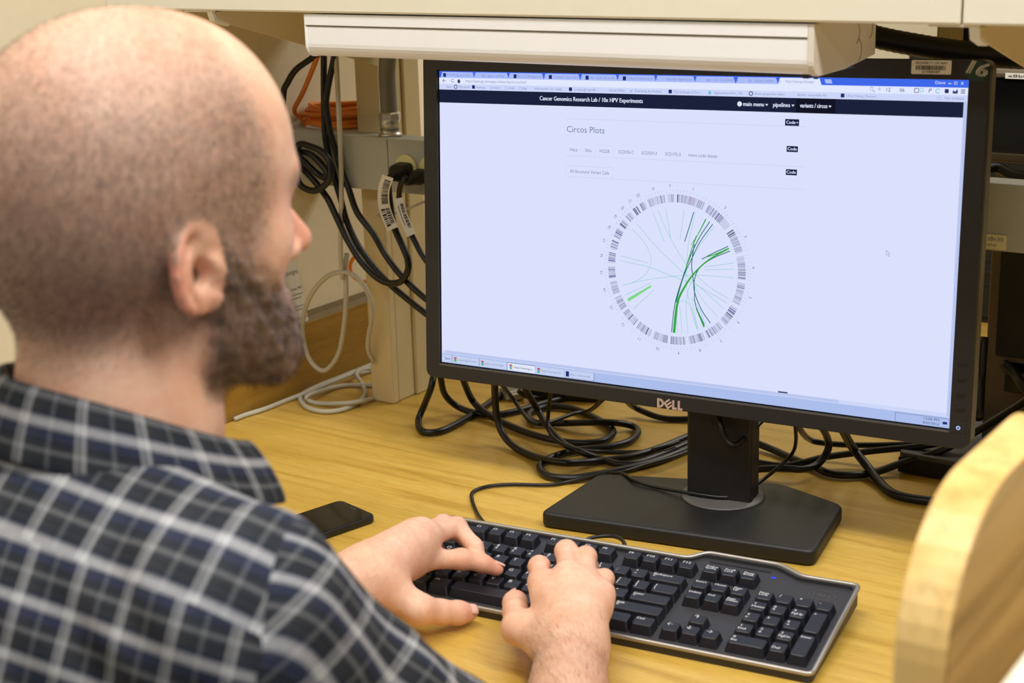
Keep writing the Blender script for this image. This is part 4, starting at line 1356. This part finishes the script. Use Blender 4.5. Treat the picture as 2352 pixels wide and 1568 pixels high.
def relax(V, F, it=2, lam=.5):
    for _ in range(it):
        s = np.zeros_like(V)
        n = np.zeros(len(V))
        for a, b in ((0, 1), (1, 2), (2, 3), (3, 0)):
            np.add.at(s, F[:, a], V[F[:, b]])
            np.add.at(s, F[:, b], V[F[:, a]])
            np.add.at(n, F[:, a], 1)
            np.add.at(n, F[:, b], 1)
        V = V + lam * (s / np.maximum(n, 1)[:, None] - V)
    return V


def fast_mesh(name, V, F, mat, parent, attrs=None):
    me = bpy.data.meshes.new(name)
    me.vertices.add(len(V))
    me.vertices.foreach_set('co', V.astype(np.float32).ravel())
    me.loops.add(F.size)
    me.loops.foreach_set('vertex_index', F.astype(np.int32).ravel())
    me.polygons.add(len(F))
    me.polygons.foreach_set('loop_start', np.arange(0, F.size, F.shape[1], dtype=np.int32))
    me.polygons.foreach_set('loop_total', np.full(len(F), F.shape[1], np.int32))
    me.update(calc_edges=True)
    me.validate()
    for k, a in (attrs or {}).items():
        if a.ndim == 1:
            at = me.attributes.new(k, 'FLOAT', 'POINT')
            at.data.foreach_set('value', a.astype(np.float32))
        else:
            at = me.attributes.new(k, 'FLOAT_VECTOR', 'POINT')
            at.data.foreach_set('vector', a.astype(np.float32).ravel())
    return link(name, me, mat, parent, I4, True)


# --- pose
HC = atd(322, 566, .95)                              # middle of the ear axis
HR = np.array(Euler((rad(5), rad(0), rad(-9)), 'XYZ').to_matrix())
HS = 1.0
NB = atd(274, 962, .955)                              # base of the neck
FW = np.array([.30, .954, 0.])
RT = np.array([.954, -.30, 0.])
UP = np.array([0, 0, 1.])
TA = np.stack([RT, FW, UP], 1)                        # torso axes as columns
RS = NB + .168 * RT - .015 * FW - .075 * UP
LS = NB - .168 * RT + .015 * FW - .075 * UP
RE = np.array([.414, -.442, .034])
RW = np.array([.280, -.202, .045])
LE = np.array([-.045, -.47, .012])
LW = np.array([.060, -.207, .062])
EAR_A = np.stack([np.array([math.sin(.42), -math.cos(.42), 0]), np.array([0, -.16, .987]), np.array([math.cos(.42), math.sin(.42), 0])], 1)


EAR_O = np.array([.0715, -.009, .001])
EAR_K = np.array([.94, .80, .86])


def ear_sdf(q):
    """q: head-local points with x made positive; s backward, t up, w outward"""
    e = (q - EAR_O) @ EAR_A / EAR_K
    d = ell(e, (.013, .003, -.001), (.0185, .031, .0045))
    d = smin(d, ell(e, (.0055, -.0235, .0015), (.0098, .0112, .0050)), .006)
    A = np.linspace(rad(168), rad(-62), 11)
    rim = [(.013 + .0178 * math.cos(a), .003 + .0300 * math.sin(a), .0045) for a in A]
    d = smin(d, chain(e, rim, [.0034] * 5 + [.0040] * 6, .002), .003)
    B = np.linspace(rad(80), rad(-70), 6)
    anti = [(.0105 + .0105 * math.cos(a), .000 + .0185 * math.sin(a), .0050) for a in B]
    d = smin(d, chain(e, anti, [.0028] * 6, .002), .003)
    d = smin(d, ell(e, (-.003, -.002, .0050), (.0045, .0066, .0050)), .003)
    return d * .76


def ear_hollow(q):
    e = (q - EAR_O) @ EAR_A / EAR_K
    d = ell(e, (.0055, -.0045, .0050), (.0075, .0105, .0110))
    d = smin(d, ell(e, (.0030, -.006, -.004), (.0044, .0055, .010)), .002)
    d = smin(d, ell(e, (.0120, .0205, .0060), (.0042, .0055, .0055)), .002)
    return d * .76


def beard_mask(q):
    """density of beard in head-local coordinates"""
    x, y, z = np.abs(q[:, 0]), q[:, 1], q[:, 2]
    lo = np.clip((y + .012 + (z + .02) * -.05) / .010, 0, 1)
    cheek = np.clip((-.016 + (.052 - y) * .80 - z) / .026, 0, 1)              # below the cheek line
    side = np.clip((.036 - z) / .016, 0, 1)
    neck = np.clip((z + .112 - (.05 - y) * .36) / .014, 0, 1)
    return lo * cheek * side * neck


def head_sdf(p):
    q = p.copy()
    q[:, 0] = np.abs(q[:, 0])
    d = ell(q, (0, -.002, .050), (.0765, .099, .093))
    d = smin(d, ell(q, (0, -.030, .038), (.0775, .074, .076)), .03)
    d = smin(d, ell(q, (0, .042, .052), (.0655, .060, .070)), .03)
    d = smin(d, ell(q, (0, .034, -.018), (.0620, .048, .066)), .03)
    d = smin(d, chain(q, [(.0555, -.002, -.012), (.0530, .004, -.048), (.022, .063, -.083)], [.016, .0165, .019], .01), .022)
    d = smin(d, ell(q, (0, .070, -.086), (.026, .018, .0175)), .018)
    d = smin(d, ell(q, (0, .066, -.054), (.036, .024, .032)), .02)
    d = smin(d, ell(q, (.046, .050, -.006), (.019, .022, .018)), .02)
    d = smin(d, capd(q, (.010, .091, .031), (.046, .079, .032), .0098, .0092), .012)
    d = smax(d, -ell(q, (.034, .1045, .0115), (.026, .0235, .0135)), .012)
    d = smin(d, ell(q, (.0315, .0715, .0085), (.0122, .0122, .0115)), .0025)
    nose = smin(capd(q, (0, .092, .020), (0, .1195, -.026), .0065, .0098), ell(q, (.0095, .1010, -.0295), (.0075, .0120, .0065)), .008)
    d = smin(d, nose, .010)
    d = smin(d, ell(q, (0, .0890, -.0540), (.0220, .0070, .0052)), .005)
    d = smin(d, ell(q, (0, .0880, -.0635), (.0200, .0072, .0058)), .005)
    near = q[:, 0] > .05
    if near.any():
        d[near] = smax(smin(d[near], ear_sdf(q[near]), .004), -ear_hollow(q[near]), .003)
    bm_ = beard_mask(p)
    d = d - bm_ * (.0030 + .0016 * wob(p, 420, 3) + .0010 * wob(p, 900, 4))
    return d


def fingers(p, palm, chains, thumb, wrist, fore, flip):
    """palm: list of (mcp); a hand grown from tapered chains rooted in the palm"""
    d = None
    for m in palm:
        c = capd(p, wrist * .72 + m * .28, m, .0165, .0112)
        d = c if d is None else smin(d, c, .016)
    for a, b in zip(palm[:-1], palm[1:]):
        d = smin(d, capd(p, a * .82 + wrist * .18, b * .82 + wrist * .18, .0105, .0105), .014)
    d = smin(d, capd(p, wrist, wrist * .5 + (palm[1] + palm[2]) * .25, .0250, .0200), .020)
    d = smin(d, capd(p, wrist, fore[0], .0275, fore[1]), .02)
    for i, m in enumerate(palm):                      # extensor tendons and knuckles raised on the back of the hand
        a_ = wrist * .50 + m * .50
        d = smin(d, capd(p, a_ + A3(0, -.002, .0125), m + A3(0, -.002, .0068), .0042, .0048), .007)
        d = smin(d, ell(p, m + A3(0, 0, .0035), (.0098,) * 3), .006)
    root = thumb[0]
    d = smin(d, capd(p, wrist * .6 + root * .4, thumb[1], .0170, .0135), .018)
    th = chain(p, thumb[1:], [.0130, .0112, .0108, .0085], .006)
    d = smin(d, th, .010)
    f_ = None
    for pts, r0 in chains:
        c = chain(p, pts, [r0 * 1.06, r0 * 1.05, r0 * .93, r0 * .78], .005)
        c = smin(c, ell(p, pts[1], (r0 * 1.1,) * 3), .004)
        f_ = c if f_ is None else smin(f_, c, .0012)
    return smin(d, f_, .007)


A3 = lambda *v: np.array(v, float)
# right hand: wrist, knuckles, then finger joints curling down on the keys
R_PALM = [A3(.213, -.146, .068), A3(.234, -.134, .076), A3(.251, -.129, .072), A3(.267, -.130, .062)]
R_FING = [([R_PALM[0], A3(.189, -.112, .066), A3(.180, -.098, .045), A3(.178, -.094, .029)], .0088),
          ([R_PALM[1], A3(.208, -.095, .079), A3(.196, -.074, .060), A3(.193, -.066, .036)], .0092),
          ([R_PALM[2], A3(.228, -.093, .077), A3(.219, -.073, .058), A3(.217, -.066, .034)], .0086),
          ([R_PALM[3], A3(.252, -.101, .064), A3(.246, -.088, .046), A3(.245, -.083, .029)], .0078)]
R_THUMB = [A3(.236, -.205, .040), A3(.214, -.186, .041), A3(.190, -.154, .038), A3(.178, -.137, .037), A3(.172, -.126, .035)]
# left hand
L_PALM = [A3(*onz(974, 1284, .049)), A3(.060, -.108, .066), A3(.054, -.112, .072), A3(.045, -.118, .070)]
L_FING = [([L_PALM[0], A3(*onz(1060, 1284, .042)), A3(*onz(1110, 1294, .035)), A3(*onz(1141, 1307, .028))], .0092),
          ([L_PALM[1], A3(.058, -.061, .060), A3(.084, -.068, .047), A3(.098, -.075, .031)], .0088),
          ([L_PALM[2], A3(.048, -.070, .064), A3(.068, -.058, .048), A3(.078, -.055, .030)], .0084),
          ([L_PALM[3], A3(.030, -.085, .058), A3(.036, -.070, .042), A3(.040, -.064, .028)], .0076)]
L_THUMB = [A3(.092, -.196, .045), A3(.106, -.188, .034), A3(.112, -.164, .023), A3(.119, -.146, .0165), A3(.124, -.135, .0135)]


def right_hand(p):
    return fingers(p, R_PALM, R_FING, R_THUMB, RW, (RW + (RE - RW) * .5, .036), 1)


def left_hand(p):
    return fingers(p, L_PALM, L_FING, L_THUMB, LW, (LW + (LE - LW) * .5, .036), -1)


def torso_core(p, o=0.0):
    d = ell(p, NB - .035 * FW - .180 * UP, (.172 + o, .105 + o, .155 + o), TA)
    d = smin(d, ell(p, NB - .085 * FW - .36 * UP, (.158 + o, .118 + o, .19 + o), TA), .06)
    d = smin(d, ell(p, NB - .055 * FW - .097 * UP, (.120 + o, .070 + o, .075 + o), TA), .05)
    for s, S_ in ((1, RS), (-1, LS)):
        d = smin(d, capd(p, NB + s * .050 * RT - .03 * FW - .054 * UP, S_ - s * .02 * RT, .041 + o, .052 + o), .045)
    return d


def body_sdf(p):
    d = torso_core(p)
    d = smin(d, capd(p, HC + HR @ np.array([0, -.028, -.03]), NB - .012 * UP, .0525, .0560), .02)
    d = smin(d, capd(p, NB, NB - .06 * UP - .03 * FW, .056, .072), .03)
    for S_, E_a, W_ in ((RS, RE, RW), (LS, LE, LW)):
        d = smin(d, capd(p, S_, E_a, .049, .040), .03)
        d = smin(d, capd(p, E_a, W_, .042, .027), .012)
    q = (p - HC) @ HR / HS
    m = (np.abs(q[:, 0]) < .13) & (np.abs(q[:, 1]) < .16) & (q[:, 2] > -.16) & (q[:, 2] < .17)
    if m.any():
        d[m] = smin(d[m], head_sdf(q[m]) * HS, .022)
    for fn, W_ in ((right_hand, RW), (left_hand, LW)):
        m = np.linalg.norm(p - (W_ + A3(0, .04, 0)), axis=-1) < .22
        if m.any():
            d[m] = smin(d[m], fn(p[m]), .008)
    return d


man = thing('person', 'man in a dark plaid shirt typing, seen from behind', 'person', tuple(NB - .9 * UP))
lo = np.minimum.reduce([HC - .2, NB - A3(.3, .3, .42), LE - .06])
hi = np.maximum.reduce([HC + .2, RE + .06, RW + .16, NB + A3(.3, .2, .1)])
V, F = surface_nets(body_sdf, lo, hi, .0024)
V = relax(V, F, 2, .45)
q = (V - HC) @ HR / HS
x, y, z = q.T
inhead = (np.abs(x) < .12) & (np.abs(y) < .14) & (z > -.17) & (z < .16)
st = lambda a, b, t: np.clip((t - a) / (b - a), 0, 1)
# cropped hair: dense at the sides and back, thin on the crown, none on forehead, face and ears
front = .062 - .10 * np.clip(z - .075, 0, 1) * 1.6 - .35 * np.clip(.035 - z, 0, 1)
hair = st(0, .022, front - y) * st(-.052, -.015, z + .10 * np.clip(-y, 0, 1) - .020 * (y > 0))
hair = hair * (1 - .48 * st(.078, .128, z) * st(-.10, -.02, y)) * (1 - .22 * st(.07, .12, z))
e = (np.stack([np.abs(x), y, z], 1) - EAR_O) @ EAR_A / EAR_K
ear = (ell(e, (.010, -.001, .004), (.024, .038, .016)) < .001) & (e[:, 2] > -.0025) & (np.abs(x) > .066)
ear_s = ear.astype(float)
hair = hair * inhead * (1 - ear_s)
beard = beard_mask(q) * inhead * (1 - ear_s)
red = .75 * ear_s * st(.008, .030, np.hypot(e[:, 0] - .004, .55 * (e[:, 1] - .002))) + .8 * inhead * np.exp(-(((q - A3(0, .122, -.016)) / A3(.018, .022, .022)) ** 2).sum(1))
red += .25 * inhead * np.exp(-(((np.abs(q) - A3(.05, .065, .015)) / A3(.02, .02, .02)) ** 2).sum(1))
for hand in (R_FING, L_FING):
    for pts, r0 in hand:
        for j in (0, 1, 3):
            red += (.45 if j != 3 else .7) * np.exp(-(np.linalg.norm(V - pts[j], axis=1) / .011) ** 2)
for T_ in (R_THUMB, L_THUMB):
    red += .6 * np.exp(-(np.linalg.norm(V - T_[-1], axis=1) / .014) ** 2)
tF = np.clip(((V - RW) @ (RE - RW)) / ((RE - RW) @ (RE - RW)), -1, 1)
dF = np.linalg.norm(V - RW - tF[:, None] * (RE - RW), axis=1)
armhair = st(-.10, .16, tF) * (dF < .06)
tL = np.clip(((V - LW) @ (LE - LW)) / ((LE - LW) @ (LE - LW)), -1, 1)
armhair = np.maximum(armhair, .6 * st(-.05, .25, tL) * (np.linalg.norm(V - LW - tL[:, None] * (LE - LW), axis=1) < .06))
brow = inhead * np.exp(-(((np.stack([np.abs(x), y, z], 1) - A3(.038, .083, .029)) / A3(.024, .014, .0060)) ** 2).sum(1))
lash = inhead * np.exp(-(((np.stack([np.abs(x), y, z], 1) - A3(.036, .084, .0105)) / A3(.018, .014, .0045)) ** 2).sum(1))
beard = np.maximum(beard, np.clip(brow * 1.3 + lash, 0, 1))
masks = np.stack([hair, beard, np.clip(red, 0, 1)], 1)


def skin_material():
    m, nt, b = base_mat('skin')
    tc = N(nt, 'ShaderNodeTexCoord')
    at = N(nt, 'ShaderNodeAttribute', attribute_name='masks')
    ah = N(nt, 'ShaderNodeAttribute', attribute_name='armhair')
    sp = N(nt, 'ShaderNodeSeparateXYZ')
    nt.links.new(at.outputs['Vector'], sp.inputs[0])
    n1 = N(nt, 'ShaderNodeTexNoise', i_Scale=38.0, i_Detail=4.0)
    nt.links.new(tc.outputs['Object'], n1.inputs['Vector'])
    r1 = ramp(nt, [(.30, srgb(230, 178, 148)), (.70, srgb(243, 202, 175))])
    nt.links.new(n1.outputs['Fac'], r1.inputs[0])

    def mixc(fac, a, col):
        mx = N(nt, 'ShaderNodeMix', data_type='RGBA')
        nt.links.new(fac, mx.inputs[0])
        nt.links.new(a, mx.inputs[6])
        if isinstance(col, tuple):
            mx.inputs[7].default_value = (*col, 1)
        else:
            nt.links.new(col, mx.inputs[7])
        return mx.outputs[2]

    def mul(a, b_):
        k = N(nt, 'ShaderNodeMath', operation='MULTIPLY')
        nt.links.new(a, k.inputs[0])
        if isinstance(b_, (int, float)):
            k.inputs[1].default_value = b_
        else:
            nt.links.new(b_, k.inputs[1])
        return k.outputs[0]
    n3 = N(nt, 'ShaderNodeTexNoise', i_Scale=160.0, i_Detail=5.0, i_Roughness=.7)
    nt.links.new(tc.outputs['Object'], n3.inputs['Vector'])
    r3 = ramp(nt, [(.40, 0.0), (.75, .55)])
    nt.links.new(n3.outputs['Fac'], r3.inputs[0])
    c = mixc(r3.outputs[0], r1.outputs[0], srgb(226, 158, 132))
    c = mixc(mul(sp.outputs[2], .66), c, srgb(222, 116, 96))
    # stubble: fine speckle that thickens with the mask
    ns = N(nt, 'ShaderNodeTexNoise', i_Scale=210.0, i_Detail=6.0, i_Roughness=.75)
    mp = N(nt, 'ShaderNodeMapping')
    mp.inputs['Scale'].default_value = (1, 1, .55)
    nt.links.new(tc.outputs['Object'], mp.inputs['Vector'])
    nt.links.new(mp.outputs[0], ns.inputs['Vector'])
    sr = ramp(nt, [(.30, .45), (.66, 1.0)])
    nt.links.new(ns.outputs['Fac'], sr.inputs[0])
    c = mixc(mul(mul(sp.outputs[0], sr.outputs[0]), .76), c, srgb(120, 99, 89))
    nb = N(nt, 'ShaderNodeTexNoise', i_Scale=120.0, i_Detail=5.0, i_Roughness=.7)
    nt.links.new(tc.outputs['Object'], nb.inputs['Vector'])
    br = ramp(nt, [(.34, srgb(58, 46, 40)), (.56, srgb(98, 80, 70)), (.78, srgb(150, 130, 118))])
    nt.links.new(nb.outputs['Fac'], br.inputs[0])
    c = mixc(mul(sp.outputs[1], .88), c, br.outputs[0])
    c = mixc(mul(ah.outputs['Fac'], .22), c, srgb(120, 84, 60))
    nt.links.new(c, b.inputs['Base Color'])
    b.inputs['Roughness'].default_value = .5
    b.inputs['Subsurface Weight'].default_value = .12
    b.inputs['Subsurface Radius'].default_value = (.012, .004, .002)
    b.inputs['Subsurface Scale'].default_value = .5
    bp = N(nt, 'ShaderNodeBump', i_Strength=.25, i_Distance=.0012)
    nt.links.new(ns.outputs['Fac'], bp.inputs['Height'])
    nt.links.new(bp.outputs[0], b.inputs['Normal'])
    return m


MT['skin'] = skin_material()
body = fast_mesh('body', V, F, MT['skin'], man, {'masks': masks, 'armhair': armhair})

# --- real hairs: cropped scalp, beard, forearms
me_ = body.data
NRM = np.empty(len(V) * 3, np.float32)
me_.vertex_normals.foreach_get('vector', NRM)
NRM = NRM.reshape(-1, 3)
rs_ = np.random.RandomState(5)


def strands(name, mask, count, length, width, direct, lift, mat, jitter=.35, kind='stuff'):
    w = mask[F].mean(1)
    w = np.where(w > .03, w, 0)
    fi = rs_.choice(len(F), count, p=w / w.sum())
    a, b = rs_.rand(count, 1), rs_.rand(count, 1)
    q4 = V[F[fi]]
    P = (q4[:, 0] * (1 - a) + q4[:, 1] * a) * (1 - b) + (q4[:, 3] * (1 - a) + q4[:, 2] * a) * b
    n_ = NRM[F[fi]].mean(1)
    D = direct(P) + n_ * lift + rs_.normal(size=(count, 3)) * jitter
    D /= np.linalg.norm(D, axis=1)[:, None]
    L = length * rs_.uniform(.55, 1.15, (count, 1))
    view = np.cross(D, rs_.normal(size=(count, 3)))
    view /= np.linalg.norm(view, axis=1)[:, None] + 1e-9
    mid = P + D * L * .55
    tip = P + D * L - n_ * L * .12
    Vs = np.stack([P - view * width / 2, P + view * width / 2, mid + view * width * .42, mid - view * width * .42, tip], 1).reshape(-1, 3)
    base = np.arange(count)[:, None] * 5
    Fq = np.concatenate([base + np.array([0, 1, 2]), base + np.array([0, 2, 3]), base + np.array([3, 2, 4])])
    o = fast_mesh(name, Vs, Fq, mat, body)
    return tag(o, kind=kind)


MT['hair'] = simple('brown_hair', srgb(104, 86, 76), .55, var=.5, vscale=90)
MT['beard_hair'] = simple('greying_beard_hair', srgb(74, 60, 53), .5, var=.75, vscale=150)
MT['arm_hair'] = simple('dark_arm_hair', srgb(64, 44, 32), .5, var=.2)
back_d = HR @ A3(0, -.45, -.75)
strands('cropped_hair', hair, 38000, .0034, .00016, lambda P: np.tile(back_d, (len(P), 1)), .8, MT['hair'])
beard_w = beard_mask(q) * inhead * (1 - ear_s)
strands('beard', beard_w, 8500, .0056, .00017, lambda P: np.tile(HR @ A3(0, .25, -.75), (len(P), 1)), .55, MT['beard_hair'], .4)
fdir = (RW - RE) / np.linalg.norm(RW - RE)
strands('arm_hair', armhair * (V[:, 0] > .2), 11000, .0095, .00010, lambda P: np.tile(fdir * .8 + A3(-.5, .0, .1), (len(P), 1)), .35, MT['arm_hair'], .3)
strands('arm_hair', armhair * (V[:, 0] < .15) * (V[:, 1] > -.30), 900, .010, .00010, lambda P: np.tile(A3(.2, .8, .3), (len(P), 1)), .5, MT['arm_hair'], .3)
MT['nail'] = simple('fingernail', srgb(232, 186, 168), .25, var=.05)


def nail(tip, prev, nrm, r_, w_, l_):
    ax = tip - prev
    ax /= np.linalg.norm(ax)
    nrm = nrm - ax * (nrm @ ax)
    nrm /= np.linalg.norm(nrm)
    sd_ = np.cross(ax, nrm)
    Vn, Fn = [], []
    for i in range(6):
        s_ = -.45 + i / 5.0
        for j in range(7):
            a = (j / 6.0 - .5) * w_ / r_ * (1 - .18 * max(0, abs(s_ - .05) - .3) / .25)
            k = 1 - .10 * max(0, s_) ** 2
            Vn.append(tip + ax * s_ * l_ + r_ * k * (nrm * math.cos(a) + sd_ * math.sin(a)))
    Fn = [(i * 7 + j, i * 7 + j + 1, (i + 1) * 7 + j + 1, (i + 1) * 7 + j) for i in range(5) for j in range(6)]
    o = mk('fingernail', Vn, Fn, MT['nail'], body, I4, True)
    m_ = o.modifiers.new('thickness', 'SOLIDIFY')
    m_.thickness = .0008


nail(L_THUMB[-1] - A3(.001, .002, 0), L_THUMB[-2], A3(.35, -.55, .8), .0098, .0125, .0125)
nail(L_FING[0][0][3], L_FING[0][0][2], A3(.2, .5, .8), .0078, .0100, .0105)
nail(R_THUMB[-1], R_THUMB[-2], A3(-.65, -.1, .75), .0094, .0115, .0120)


# --- shirt
def plaid_material(name):
    m, nt, b = base_mat(name)
    at = N(nt, 'ShaderNodeAttribute', attribute_name='plaid')
    sp = N(nt, 'ShaderNodeSeparateXYZ')
    nt.links.new(at.outputs['Vector'], sp.inputs[0])
    outs = []
    for k, stops in enumerate(([(0, .10), (.025, .10), (.045, .0), (.40, .0), (.415, .30), (.44, .36), (.455, .14), (.49, .16), (.505, .14), (.52, .30), (.55, .44), (.575, .34), (.59, .02), (.955, .0), (.975, .10), (1, .10)],
                               [(0, .15), (.03, .15), (.05, .02), (.22, .0), (.24, .05), (.27, .0), (.39, .02), (.405, .34), (.43, .28), (.45, .52), (.48, .40), (.52, .60), (.55, .40), (.575, .32), (.595, .38), (.61, .03), (.74, .0), (.76, .05), (.78, .0), (.95, .02), (.97, .15), (1, .15)])):
        mm = N(nt, 'ShaderNodeMath', operation='ADD')
        mm.inputs[1].default_value = 20.5
        nt.links.new(sp.outputs[k], mm.inputs[0])
        fr = N(nt, 'ShaderNodeMath', operation='FRACT')
        nt.links.new(mm.outputs[0], fr.inputs[0])
        r_ = ramp(nt, stops)
        nt.links.new(fr.outputs[0], r_.inputs[0])
        outs.append((fr, r_))
    add = N(nt, 'ShaderNodeMath', operation='ADD')
    nt.links.new(outs[0][1].outputs[0], add.inputs[0])
    nt.links.new(outs[1][1].outputs[0], add.inputs[1])
    bl = ramp(nt, [(.0, srgb(32, 37, 45)), (.3, srgb(30, 34, 42)), (.36, srgb(31, 37, 57)), (.75, srgb(33, 40, 64)), (.82, srgb(31, 36, 45))])
    nt.links.new(outs[1][0].outputs[0], bl.inputs[0])
    tc = N(nt, 'ShaderNodeTexCoord')
    no = N(nt, 'ShaderNodeTexNoise', i_Scale=900.0, i_Detail=2.0)
    nt.links.new(tc.outputs['Object'], no.inputs['Vector'])
    nr = ramp(nt, [(.3, .8), (.7, 1.1)])
    nt.links.new(no.outputs['Fac'], nr.inputs[0])
    mu = N(nt, 'ShaderNodeMath', operation='MULTIPLY', use_clamp=True)
    nt.links.new(add.outputs[0], mu.inputs[0])
    nt.links.new(nr.outputs[0], mu.inputs[1])
    mx = N(nt, 'ShaderNodeMix', data_type='RGBA')
    nt.links.new(mu.outputs[0], mx.inputs[0])
    nt.links.new(bl.outputs[0], mx.inputs[6])
    mx.inputs[7].default_value = (*srgb(206, 207, 210), 1)
    nt.links.new(mx.outputs[2], b.inputs['Base Color'])
    b.inputs['Roughness'].default_value = .85
    b.inputs['Specular IOR Level'].default_value = .2
    bp = N(nt, 'ShaderNodeBump', i_Strength=.3, i_Distance=.0006)
    nt.links.new(no.outputs['Fac'], bp.inputs['Height'])
    nt.links.new(bp.outputs[0], b.inputs['Normal'])
    return m


MT['plaid'] = plaid_material('plaid_flannel')
ARM = (RE - RS) / np.linalg.norm(RE - RS)
AL = np.linalg.norm(RE - RS)


def shirt_sdf(p):
    d = torso_core(p, .010)
    for s, S_, E_a in ((1, RS, RE), (-1, LS, LE)):
        e = S_ + (E_a - S_) * (.80 if s > 0 else 1.0)
        d = smin(d, capd(p, S_, e, .058, .054), .035)
    d = smin(d, capd(p, NB - .085 * UP - .034 * FW, NB - .036 * UP - .008 * FW, .085, .0665), .03)
    e = LE + (LW - LE) * .62
    d = smin(d, capd(p, LE, e, .052, .042), .02)
    # cloth folds: drag lines at the armhole, soft billows on back and sleeve
    t = (p - NB) @ TA
    a = (p - RS) @ ARM
    fold = .0016 * np.sin(150 * (t[:, 0] * .55 + t[:, 2] * .8 + t[:, 1] * .3) + 2.2 * wob(p, 14, 5)) * np.exp(-((t[:, 0] - .15) / .06) ** 2)
    fold += .0032 * np.sin(a * 80 + 2.0 * wob(p, 22, 8)) * np.clip((a - .02) / .08, 0, 1) * (t[:, 0] > .08)
    return d - fold - .0022 * wob(p, 24, 9)


lo = np.minimum.reduce([NB - A3(.3, .3, .42), LE - .09])
hi = np.maximum.reduce([RE + .09, NB + A3(.3, .3, .08)])
V, F = surface_nets(shirt_sdf, lo, hi, .0040)
V = relax(V, F, 2, .4)
t = (V - NB) @ TA
arm = (V - RS) @ ARM
fc = t[F].mean(1)
fa = arm[F].mean(1)
# cloth coordinates, counted in repeats of the check: u across the shoulders, v down the back; each panel is cut on its own grain
aff = lambda w, o: (V - o) @ np.array(w[:3]) + w[3]
vv = aff((-1.368, -20.074, -20.398, -.702), NB)
fv = vv[F].mean(1)
slv = (fc[:, 0] > np.clip(.183 - .91 * (fc[:, 1] - .011), .15, .225)) & (fa > -.08)
yoke = ~slv & (fv < 2.06) & (fv > -3.0)
back = ~slv & ~yoke
# pull the panel seams straight: slide seam vertices along the surface onto the seam line
fn_ = np.cross(V[F[:, 2]] - V[F[:, 0]], V[F[:, 3]] - V[F[:, 1]])
vn_ = np.zeros_like(V)
for k in range(4):
    np.add.at(vn_, F[:, k], fn_)
vn_ /= np.linalg.norm(vn_, axis=1)[:, None] + 1e-12


def seam(mask_a, mask_b, val, grad):
    ia = np.zeros(len(V), bool)
    ib = np.zeros(len(V), bool)
    ia[F[mask_a].ravel()] = True
    ib[F[mask_b].ravel()] = True
    k = ia & ib
    g_ = grad[k] - vn_[k] * (grad[k] * vn_[k]).sum(1)[:, None]
    st_ = -(val[k] / ((g_ ** 2).sum(1) + 1e-9))[:, None] * g_
    ln = np.linalg.norm(st_, axis=1)[:, None]
    V[k] += st_ * np.minimum(1, .004 / (ln + 1e-9))


seam(yoke, back, vv - 2.06, np.tile(A3(-1.318, -20.137, -20.594), (len(V), 1)))
thr_ = np.clip(.183 - .91 * (t[:, 1] - .011), .15, .225)
inc = ((thr_ > .15) & (thr_ < .225)).astype(float)[:, None]
seam(slv, yoke | back, t[:, 0] - thr_, RT[None] + .91 * inc * FW[None])
vv = aff((-1.368, -20.074, -20.398, -.702), NB)
z0_ = 0 * vv
pv = np.stack([aff((23.619, 10.57, -10.011, .824), NB), vv, z0_], 1)
pb_ = np.stack([aff((26.88, 14.27, -7.381, -.063), NB), aff((-1.053, -16.882, -29.151, -2.676), NB), z0_], 1)
ps = np.stack([aff((14.373, 6.936, -22.414, .063), RS), aff((24.584, -24.02, -13.498, .305), RS), z0_], 1)


def sub(name, mask, pl, parent):
    f_ = F[mask]
    u_, inv = np.unique(f_, return_inverse=True)
    return fast_mesh(name, V[u_], inv.reshape(-1, 4), MT['plaid'], parent, {'plaid': pl[u_]})


shirt = sub('shirt', back, pb_, man)
sub('yoke', yoke, pv, shirt)
sub('sleeve', slv, ps, shirt)
# collar: stand band and folded leaf around the neck
NA = 72
th_ = np.linspace(rad(-258), rad(-36), NA)            # 0 = front of the neck, clockwise past the right side


def ring_pt(a, r_, z_, fwd=0):
    return NB + RT * (r_ * math.sin(-a)) * 1.0 + FW * (r_ * math.cos(a) + fwd) + UP * z_


LEAF = []
for a in th_:
    fr = .5 + .5 * math.cos(a)                        # 1 at the front, 0 at the nape
    r0 = .0640 + .014 * fr ** 2
    z0 = .040 - .066 * fr ** 1.3
    tip = max(0, fr - .55) / .45
    row = [ring_pt(a, r0 - .0030, z0 - .026), ring_pt(a, r0 - .0016, z0 - .002), ring_pt(a, r0 + .0010, z0 + .0010), ring_pt(a, r0 + .0045, z0 - .001),
           ring_pt(a, r0 + .012, z0 - .013), ring_pt(a, r0 + .0185, z0 - .026), ring_pt(a, r0 + .0235 - .001 * tip, z0 - .0385 - .003 * tip)]
    LEAF.append(row)
LV = np.array(LEAF).reshape(-1, 3)
m = 7
LF = np.array([(i * m + j, (i + 1) * m + j, (i + 1) * m + j + 1, i * m + j + 1) for i in range(NA - 1) for j in range(m - 1)])
cum = np.array([0, .024, .028, .032, .047, .062, .077])
arcl = np.concatenate([[0], np.cumsum(np.linalg.norm(np.diff(np.array(LEAF)[:, 4], axis=0), axis=1))])
pl = np.stack([np.repeat(arcl, m) / .035, (np.tile(cum, NA) - .0480) / .033, 0 * np.repeat(arcl, m)], 1)
col_ = fast_mesh('collar', LV, LF, MT['plaid'], shirt, {'plaid': pl})
sd = col_.modifiers.new('thickness', 'SOLIDIFY')
sd.thickness = .0022
sd.offset = 0
ss = col_.modifiers.new('smooth', 'SUBSURF')
ss.levels = ss.render_levels = 1
